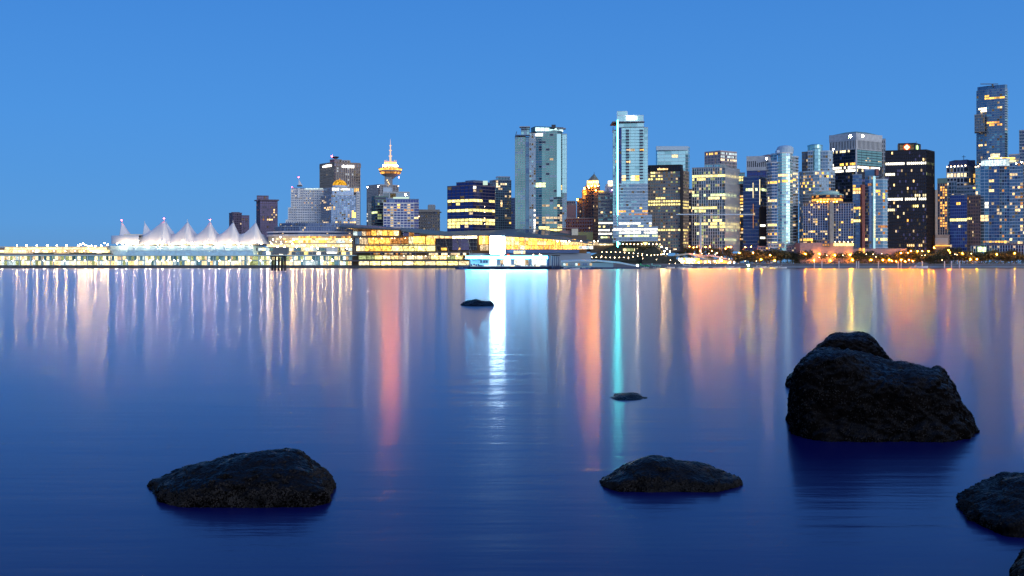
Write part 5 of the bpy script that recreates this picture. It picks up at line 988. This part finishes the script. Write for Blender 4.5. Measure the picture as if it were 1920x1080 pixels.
# shore undergrowth in one mass
bm = bmesh.new(); q = random.Random(3)
for k in range(5200):
    px = q.uniform(1380, 1940); D = q.uniform(953.5, 960); zz = 4.2+abs(q.gauss(0, 1.5)); c = Vector((X(px, D), D, zz)); a = Vector((q.gauss(0, 1), q.gauss(0, 1), q.gauss(0, 1))).normalized()*q.uniform(.25, .6); bb = a.cross(Vector((q.gauss(0, 1), q.gauss(0, 1), q.gauss(0, 1)))).normalized()*q.uniform(.25, .5)
    vs = [bm.verts.new(c+a), bm.verts.new(c+bb), bm.verts.new(c-a), bm.verts.new(c-bb)]; bm.faces.new(vs)
me = bpy.data.meshes.new('shore_bushes'); bm.to_mesh(me); bm.free(); me.materials.append(fol); o = obj('shore_bushes', me); o['kind'] = 'stuff'; o['label'] = 'low dark bushes growing on top of the right seawall'; o['category'] = 'bushes'

# ------------------------------------------------------------------ rocks in the foreground
rockm = bpy.data.materials.new('wet_rock'); rockm.use_nodes = True; t = rockm.node_tree; pb_ = t.nodes['Principled BSDF']
co = t.nodes.new('ShaderNodeTexCoord')
n1 = t.nodes.new('ShaderNodeTexNoise'); n1.inputs['Scale'].default_value = 9; n1.inputs['Detail'].default_value = 10; t.links.new(co.outputs['Object'], n1.inputs[0])
r1 = t.nodes.new('ShaderNodeValToRGB'); t.links.new(n1.outputs[0], r1.inputs[0]); r1.color_ramp.elements[0].position = .35; r1.color_ramp.elements[0].color = (.0016, .0014, .0016, 1); r1.color_ramp.elements[1].position = .72; r1.color_ramp.elements[1].color = (.007, .0055, .005, 1)
t.links.new(r1.outputs[0], pb_.inputs['Base Color'])
n2 = t.nodes.new('ShaderNodeTexNoise'); n2.inputs['Scale'].default_value = 3.5; n2.inputs['Detail'].default_value = 6; t.links.new(co.outputs['Object'], n2.inputs[0])
r2 = t.nodes.new('ShaderNodeMapRange'); t.links.new(n2.outputs[0], r2.inputs[0]); r2.inputs[1].default_value = .35; r2.inputs[2].default_value = .65; r2.inputs[3].default_value = .38; r2.inputs[4].default_value = .75; t.links.new(r2.outputs[0], pb_.inputs['Roughness'])
n3 = t.nodes.new('ShaderNodeTexNoise'); n3.inputs['Scale'].default_value = 38; n3.inputs['Detail'].default_value = 9; t.links.new(co.outputs['Object'], n3.inputs[0])
v3 = t.nodes.new('ShaderNodeTexVoronoi'); v3.inputs['Scale'].default_value = 42; t.links.new(co.outputs['Object'], v3.inputs[0])
ad = t.nodes.new('ShaderNodeMath'); ad.operation = 'ADD'; t.links.new(n3.outputs[0], ad.inputs[0]); t.links.new(v3.outputs['Distance'], ad.inputs[1])
bp = t.nodes.new('ShaderNodeBump'); bp.inputs['Strength'].default_value = .8; bp.inputs['Distance'].default_value = .02; t.links.new(ad.outputs[0], bp.inputs['Height']); t.links.new(bp.outputs[0], pb_.inputs['Normal'])
gn = t.nodes.new('ShaderNodeNewGeometry'); sx = t.nodes.new('ShaderNodeSeparateXYZ'); t.links.new(gn.outputs['Normal'], sx.inputs[0])
mz = t.nodes.new('ShaderNodeMapRange'); t.links.new(sx.outputs['Z'], mz.inputs[0]); mz.inputs[1].default_value = .45; mz.inputs[2].default_value = .85; mz.inputs[3].default_value = .0; mz.inputs[4].default_value = .14; t.links.new(mz.outputs[0], pb_.inputs['Specular IOR Level'])
mz2 = t.nodes.new('ShaderNodeMapRange'); t.links.new(sx.outputs['Z'], mz2.inputs[0]); mz2.inputs[1].default_value = .5; mz2.inputs[2].default_value = .9; mz2.inputs[3].default_value = .15; mz2.inputs[4].default_value = -.12
ra = t.nodes.new('ShaderNodeMath'); ra.operation = 'ADD'; t.links.new(r2.outputs[0], ra.inputs[0]); t.links.new(mz2.outputs[0], ra.inputs[1]); t.links.new(ra.outputs[0], pb_.inputs['Roughness'])
barn = pmat('barnacle_shell', (.021, .019, .018), .8, 0, .8, 9, .1)
def resample(pts, n):
    d = [0]
    for a, c in zip(pts, pts[1:]): d.append(d[-1]+(Vector(c)-Vector(a)).length)
    o = []; 
    for k in range(n):
        s_ = d[-1]*k/(n-1); i = 0
        while i < len(d)-2 and d[i+1] < s_: i += 1
        tt = (s_-d[i])/max(1e-6, d[i+1]-d[i]); p_ = [Vector(pts[max(0, min(len(pts)-1, i+j))]) for j in (-1, 0, 1, 2)]
        o.append(.5*((2*p_[1])+(-p_[0]+p_[2])*tt+(2*p_[0]-5*p_[1]+4*p_[2]-p_[3])*tt*tt+(-p_[0]+3*p_[1]-3*p_[2]+p_[3])*tt**3))
    return o
def rock(label, slices, NU, NV, amp, nb=0, seed=0, group=None, nm='rock'):
    rows_ = []
    for D, pts in slices:
        w = [Vector((X(x, D), Z(y, D))) for x, y in pts]; ww = (w[-1].x-w[0].x)*.03
        w = [Vector((w[0].x-ww, -.45))]+w+[Vector((w[-1].x+ww, -.45))]
        rows_.append([Vector((p.x, D, p.y)) for p in resample([(q_.x, q_.y) for q_ in w], NU)])
    D0, D1 = slices[0][0], slices[-1][0]; dd = (D1-D0)/len(slices)*.5
    rows_ = [[Vector((p.x, D0-dd, -.45)) for p in rows_[0]]]+rows_+[[Vector((p.x, D1+dd, -.45)) for p in rows_[-1]]]
    Vv = []
    for k in range(NV):
        s_ = (len(rows_)-1)*k/(NV-1); i = min(int(s_), len(rows_)-2); tt = s_-i; q_ = [rows_[max(0, min(len(rows_)-1, i+j))] for j in (-1, 0, 1, 2)]
        for u_ in range(NU):
            a, b1, c, d = (z[u_] for z in q_); Vv.append(.5*((2*b1)+(-a+c)*tt+(2*a-5*b1+4*c-d)*tt*tt+(-a+3*b1-3*c+d)*tt**3))
    cen = sum(Vv, Vector())/len(Vv); cen.z = 0; F_ = [(k*NU+i, k*NU+i+1, (k+1)*NU+i+1, (k+1)*NU+i) for k in range(NV-1) for i in range(NU-1)]
    me = mesh(nm, [p-cen for p in Vv], F_, rockm, True)
    bm = bmesh.new(); bm.from_mesh(me); bmesh.ops.holes_fill(bm, edges=[e for e in bm.edges if e.is_boundary], sides=0); bmesh.ops.recalc_face_normals(bm, faces=bm.faces); bm.to_mesh(me); bm.free()
    tmp = bpy.data.objects.new('rock_shape', me); COL.objects.link(tmp); md = tmp.modifiers.new('remesh', 'REMESH'); md.mode = 'VOXEL'; md.voxel_size = max(.013, min(.022, amp*.5)) if D0 < 40 else .05
    dg = bpy.context.evaluated_depsgraph_get(); me2 = bpy.data.meshes.new_from_object(tmp.evaluated_get(dg)); bpy.data.objects.remove(tmp); bpy.data.meshes.remove(me); me = me2; me.name = nm
    me.materials.clear(); me.materials.append(rockm)
    bm = bmesh.new(); bm.from_mesh(me)
    bmesh.ops.delete(bm, geom=[v_ for v_ in bm.verts if v_.co.z < -.30], context='VERTS')
    for _ in range(2): bmesh.ops.smooth_vert(bm, verts=bm.verts, factor=.5, use_axis_x=True, use_axis_y=True, use_axis_z=True)
    bm.normal_update()
    off = Vector((seed*13.7, seed*5.1, 0)); nrm = [v_.normal.copy() for v_ in bm.verts]
    for v_, n_ in zip(bm.verts, nrm):
        p = v_.co+off; s0 = amp
        dv = noise.fractal(p*2.2/max(amp*22, .5), 1.0, 2.1, 4)*s0*1.0
        cell = noise.voronoi(p*4.5)[0]; dv += (min(cell[1]-cell[0], .25)-.12)*s0*.9
        dv += noise.fractal(p*14, .8, 2.2, 4)*s0*.45; fl = noise.voronoi(p*1.7+Vector((3, 1, 7)))[0]; dv -= max(0, .10-(fl[1]-fl[0]))*s0*5
        v_.co += n_*dv
    bm.normal_update(); bm.to_mesh(me); me.polygons.foreach_set('use_smooth', [True]*len(me.polygons))
    o = obj(nm, me); o.location = cen; o['label'] = label; o['category'] = 'rock'
    if group: o['group'] = group
    if nb:
        q = random.Random(seed+50); faces = [f_ for f_ in bm.faces if f_.calc_center_median().z > .0 and f_.normal.y < .35 and f_.normal.z < .72]; ar = [f_.calc_area() for f_ in faces]; bv, bf = [], []
        for f_ in (q.choices(faces, ar, k=nb) if faces else ()):
            c = f_.calc_center_median()
            if noise.noise((c+off)*3)+q.uniform(-.5, .35) < -.25: continue
            r_ = q.uniform(.003, .009)*(1.6 if q.random() < .06 else 1); n_ = f_.normal; m_ = n_.to_track_quat('Z', 'Y').to_matrix(); k0 = len(bv); c = c+m_@Vector((q.uniform(-.01, .01), q.uniform(-.01, .01), 0))
            for rr, hh in ((1, -.2), (.55, .9)):
                for j in range(5): a = j*1.2566+k0; bv.append(c+m_@Vector((math.cos(a)*r_*rr, math.sin(a)*r_*rr, hh*r_)))
            bf += [(k0+j, k0+(j+1) % 5, k0+5+(j+1) % 5, k0+5+j) for j in range(5)]+[tuple(k0+5+j for j in range(5))]
        bo = obj('barnacles', mesh('barnacles', bv, bf, barn), o); bo['kind'] = 'stuff'
    bm.free(); return o
rock('largest black boulder at the right with a sloping flat top', [
 (11.55, [(1545, 836), (1600, 826), (1700, 824), (1790, 834)]), (11.75, [(1512, 824), (1528, 796), (1600, 780), (1720, 780), (1790, 796), (1816, 828)]),
 (11.95, [(1496, 812), (1506, 748), (1545, 722), (1600, 716), (1720, 728), (1780, 752), (1812, 790), (1828, 820)]),
 (12.15, [(1485, 796), (1492, 724), (1508, 690), (1545, 676), (1592, 678), (1648, 704), (1720, 708), (1756, 714), (1780, 740), (1810, 780), (1830, 808)]),
 (12.4, [(1482, 788), (1489, 714), (1500, 686), (1516, 671), (1546, 663), (1590, 665), (1607, 674), (1648, 694), (1718, 696), (1751, 700), (1773, 721), (1801, 757), (1827, 796)]),
 (13.0, [(1480, 778), (1488, 712), (1500, 683), (1518, 667), (1542, 659), (1592, 663), (1645, 680), (1700, 690), (1747, 696), (1760, 694), (1778, 710), (1804, 755), (1824, 794)]),
 (13.7, [(1482, 770), (1492, 706), (1506, 678), (1537, 655), (1595, 661), (1645, 671), (1682, 678), (1718, 686), (1745, 693), (1757, 688), (1773, 700), (1796, 748), (1812, 780)]),
 (15.0, [(1500, 755), (1545, 690), (1640, 690), (1740, 706), (1782, 750)]), (16.0, [(1530, 745), (1640, 728), (1740, 735), (1765, 745)])], 170, 110, .045, 9000, 1)
rock('rounded black boulder behind the largest boulder', [
 (16.5, [(1482, 738), (1510, 728), (1560, 722), (1640, 722), (1690, 735)]), (16.8, [(1476, 724), (1497, 694), (1525, 664), (1556, 646), (1600, 648), (1642, 658), (1674, 682), (1698, 710)]),
 (17.1, [(1473, 717), (1497, 690), (1530, 656), (1560, 633), (1590, 632), (1618, 630), (1642, 644), (1658, 664), (1680, 686), (1700, 707)]),
 (18.0, [(1480, 711), (1500, 688), (1535, 650), (1561, 627), (1590, 627), (1618, 624), (1641, 637), (1656, 660), (1680, 682), (1702, 704)]), (19.2, [(1500, 700), (1540, 655), (1572, 634), (1620, 634), (1650, 668), (1690, 698)]), (20.2, [(1530, 688), (1580, 672), (1630, 672), (1670, 688)])], 110, 60, .04, 2500, 2)
rock('long low black boulder at the lower left with a wet right shoulder', [
 (8.42, [(335, 950), (400, 938), (500, 938), (585, 948)]), (8.62, [(300, 932), (350, 906), (430, 892), (520, 890), (590, 906), (614, 930)]),
 (8.95, [(284, 922), (330, 893), (400, 869), (480, 858), (540, 862), (590, 884), (620, 914)]),
 (9.3, [(277, 913), (310, 897), (352, 877), (400, 862), (445, 851), (480, 846), (510, 845), (553, 845), (575, 855), (600, 872), (620, 890), (626, 906)]),
 (9.7, [(300, 900), (360, 880), (440, 858), (500, 850), (550, 850), (590, 872), (612, 890)]), (10.1, [(345, 886), (440, 870), (520, 866), (580, 880)])], 150, 70, .022, 6500, 3)
rock('small pointed black rock low in the water at bottom centre', [
 (8.98, [(1160, 925), (1200, 918), (1300, 918), (1345, 926)]), (9.18, [(1131, 911), (1165, 893), (1220, 878), (1290, 886), (1350, 900), (1384, 912)]),
 (9.45, [(1122, 906), (1150, 894), (1170, 878), (1190, 863), (1215, 856), (1235, 855), (1262, 859), (1290, 868), (1325, 880), (1365, 892), (1388, 901)]), (9.8, [(1150, 890), (1190, 870), (1230, 860), (1280, 870), (1350, 887)]), (10.1, [(1185, 876), (1240, 870), (1315, 878)])], 120, 50, .018, 4000, 4)
rock('black rock cut off by the right frame edge', [
 (7.5, [(1885, 1008), (1930, 992), (2000, 985), (2060, 1005)]), (7.8, [(1838, 986), (1870, 962), (1930, 942), (2000, 935), (2070, 980)]), (8.2, [(1806, 962), (1830, 936), (1870, 920), (1930, 905), (2000, 905), (2070, 950)]),
 (8.6, [(1792, 942), (1800, 933), (1820, 921), (1845, 910), (1870, 905), (1885, 896), (1910, 890), (1960, 888), (2020, 895), (2080, 930)]), (9.0, [(1812, 921), (1850, 911), (1910, 897), (1980, 895), (2060, 918)]), (9.5, [(1860, 900), (1950, 898), (2030, 900)])], 120, 70, .03, 4500, 5)
rock('barely visible rock tip in the bottom right corner', [
 (6.1, [(1900, 1130), (1940, 1095), (2000, 1080), (2060, 1120)]), (6.4, [(1892, 1093), (1905, 1060), (1925, 1037), (1970, 1020), (2020, 1035), (2070, 1090)]), (6.9, [(1915, 1050), (1940, 1035), (1980, 1028), (2040, 1045)])], 70, 40, .02, 1200, 6)
rock('almost submerged dark rock tip in the middle distance', [
 (15.0, [(1148, 766), (1172, 760), (1205, 766)]), (15.4, [(1138, 752), (1150, 745), (1163, 740.3), (1190, 741), (1206, 745.5), (1216, 750)]), (16.1, [(1150, 746), (1168, 741.5), (1196, 743.5)])], 60, 30, .006, 0, 7)
rock('tiny dark reef far out in the cyan reflection', [
 (50.6, [(872, 577), (885, 573), (900, 572), (918, 574), (928, 578)]), (52, [(862, 573.5), (874, 565), (886, 563), (893, 560.5), (900, 564), (910, 566.5), (917, 564.5), (922, 565), (926, 571)]), (54, [(872, 569.5), (893, 566), (920, 569)])], 60, 30, .03, 0, 8)


# ------------------------------------------------------------------ water
wm = bpy.data.materials.new('calm_sea'); wm.use_nodes = True; t = wm.node_tree; t.nodes.clear()
def T(k, **kw):
    n = t.nodes.new(k)
    for a, c in kw.items(): setattr(n, a, c)
    return n
o_ = T('ShaderNodeOutputMaterial'); mixs = T('ShaderNodeMixShader'); gls = T('ShaderNodeBsdfAnisotropic', distribution='BECKMANN'); dif = T('ShaderNodeBsdfDiffuse')
gls.inputs['Roughness'].default_value = .135
gl2 = T('ShaderNodeBsdfAnisotropic', distribution='BECKMANN'); gl2.inputs['Roughness'].default_value = .33; gl2.inputs['Color'].default_value = (.95, .86, .98, 1); mg = T('ShaderNodeMixShader'); mg.inputs[0].default_value = .44; gls.inputs['Color'].default_value = (.95, .86, .98, 1); dif.inputs['Color'].default_value = (.004, .007, .075, 1)
co = T('ShaderNodeTexCoord'); mp = T('ShaderNodeMapping'); mp.inputs['Scale'].default_value = (.40, 2.6, 1); t.links.new(co.outputs['Object'], mp.inputs[0])
nz = T('ShaderNodeTexNoise'); nz.inputs['Scale'].default_value = 2.2; nz.inputs['Detail'].default_value = 5; nz.inputs['Roughness'].default_value = .6; t.links.new(mp.outputs[0], nz.inputs[0])
nb = T('ShaderNodeTexNoise'); nb.inputs['Scale'].default_value = .42; nb.inputs['Detail'].default_value = 3; t.links.new(mp.outputs[0], nb.inputs[0])
hs = T('ShaderNodeMath', operation='MULTIPLY_ADD'); t.links.new(nb.outputs[0], hs.inputs[0]); hs.inputs[1].default_value = 2.6; t.links.new(nz.outputs[0], hs.inputs[2])
bp = T('ShaderNodeBump'); bp.inputs['Strength'].default_value = .19; bp.inputs['Distance'].default_value = .03; t.links.new(hs.outputs[0], bp.inputs['Height'])
t.links.new(bp.outputs[0], gls.inputs['Normal']); t.links.new(bp.outputs[0], gl2.inputs['Normal']); t.links.new(gls.outputs[0], mg.inputs[1]); t.links.new(gl2.outputs[0], mg.inputs[2])
# Fresnel of the wave facets, which lean towards the eye at grazing angles
gg = T('ShaderNodeNewGeometry'); dt = T('ShaderNodeVectorMath', operation='DOT_PRODUCT'); t.links.new(gg.outputs['Normal'], dt.inputs[0]); t.links.new(gg.outputs['Incoming'], dt.inputs[1])
f1 = T('ShaderNodeMath', operation='SUBTRACT'); f1.inputs[0].default_value = .974; t.links.new(dt.outputs['Value'], f1.inputs[1])
f2 = T('ShaderNodeMath', operation='POWER'); t.links.new(f1.outputs[0], f2.inputs[0]); f2.inputs[1].default_value = 5
f3 = T('ShaderNodeMath', operation='MULTIPLY_ADD'); t.links.new(f2.outputs[0], f3.inputs[0]); f3.inputs[1].default_value = .98; f3.inputs[2].default_value = .02
t.links.new(f3.outputs[0], mixs.inputs[0]); t.links.new(dif.outputs[0], mixs.inputs[1]); t.links.new(mg.outputs[0], mixs.inputs[2]); t.links.new(mixs.outputs[0], o_.inputs[0])
o = bpy.data.objects.new('water', mesh('water', [(-5000, -60, 0), (5000, -60, 0), (5000, 980, 0), (-5000, 980, 0)], [(0, 1, 2, 3)], wm)); COL.objects.link(o); o['kind'] = 'structure'
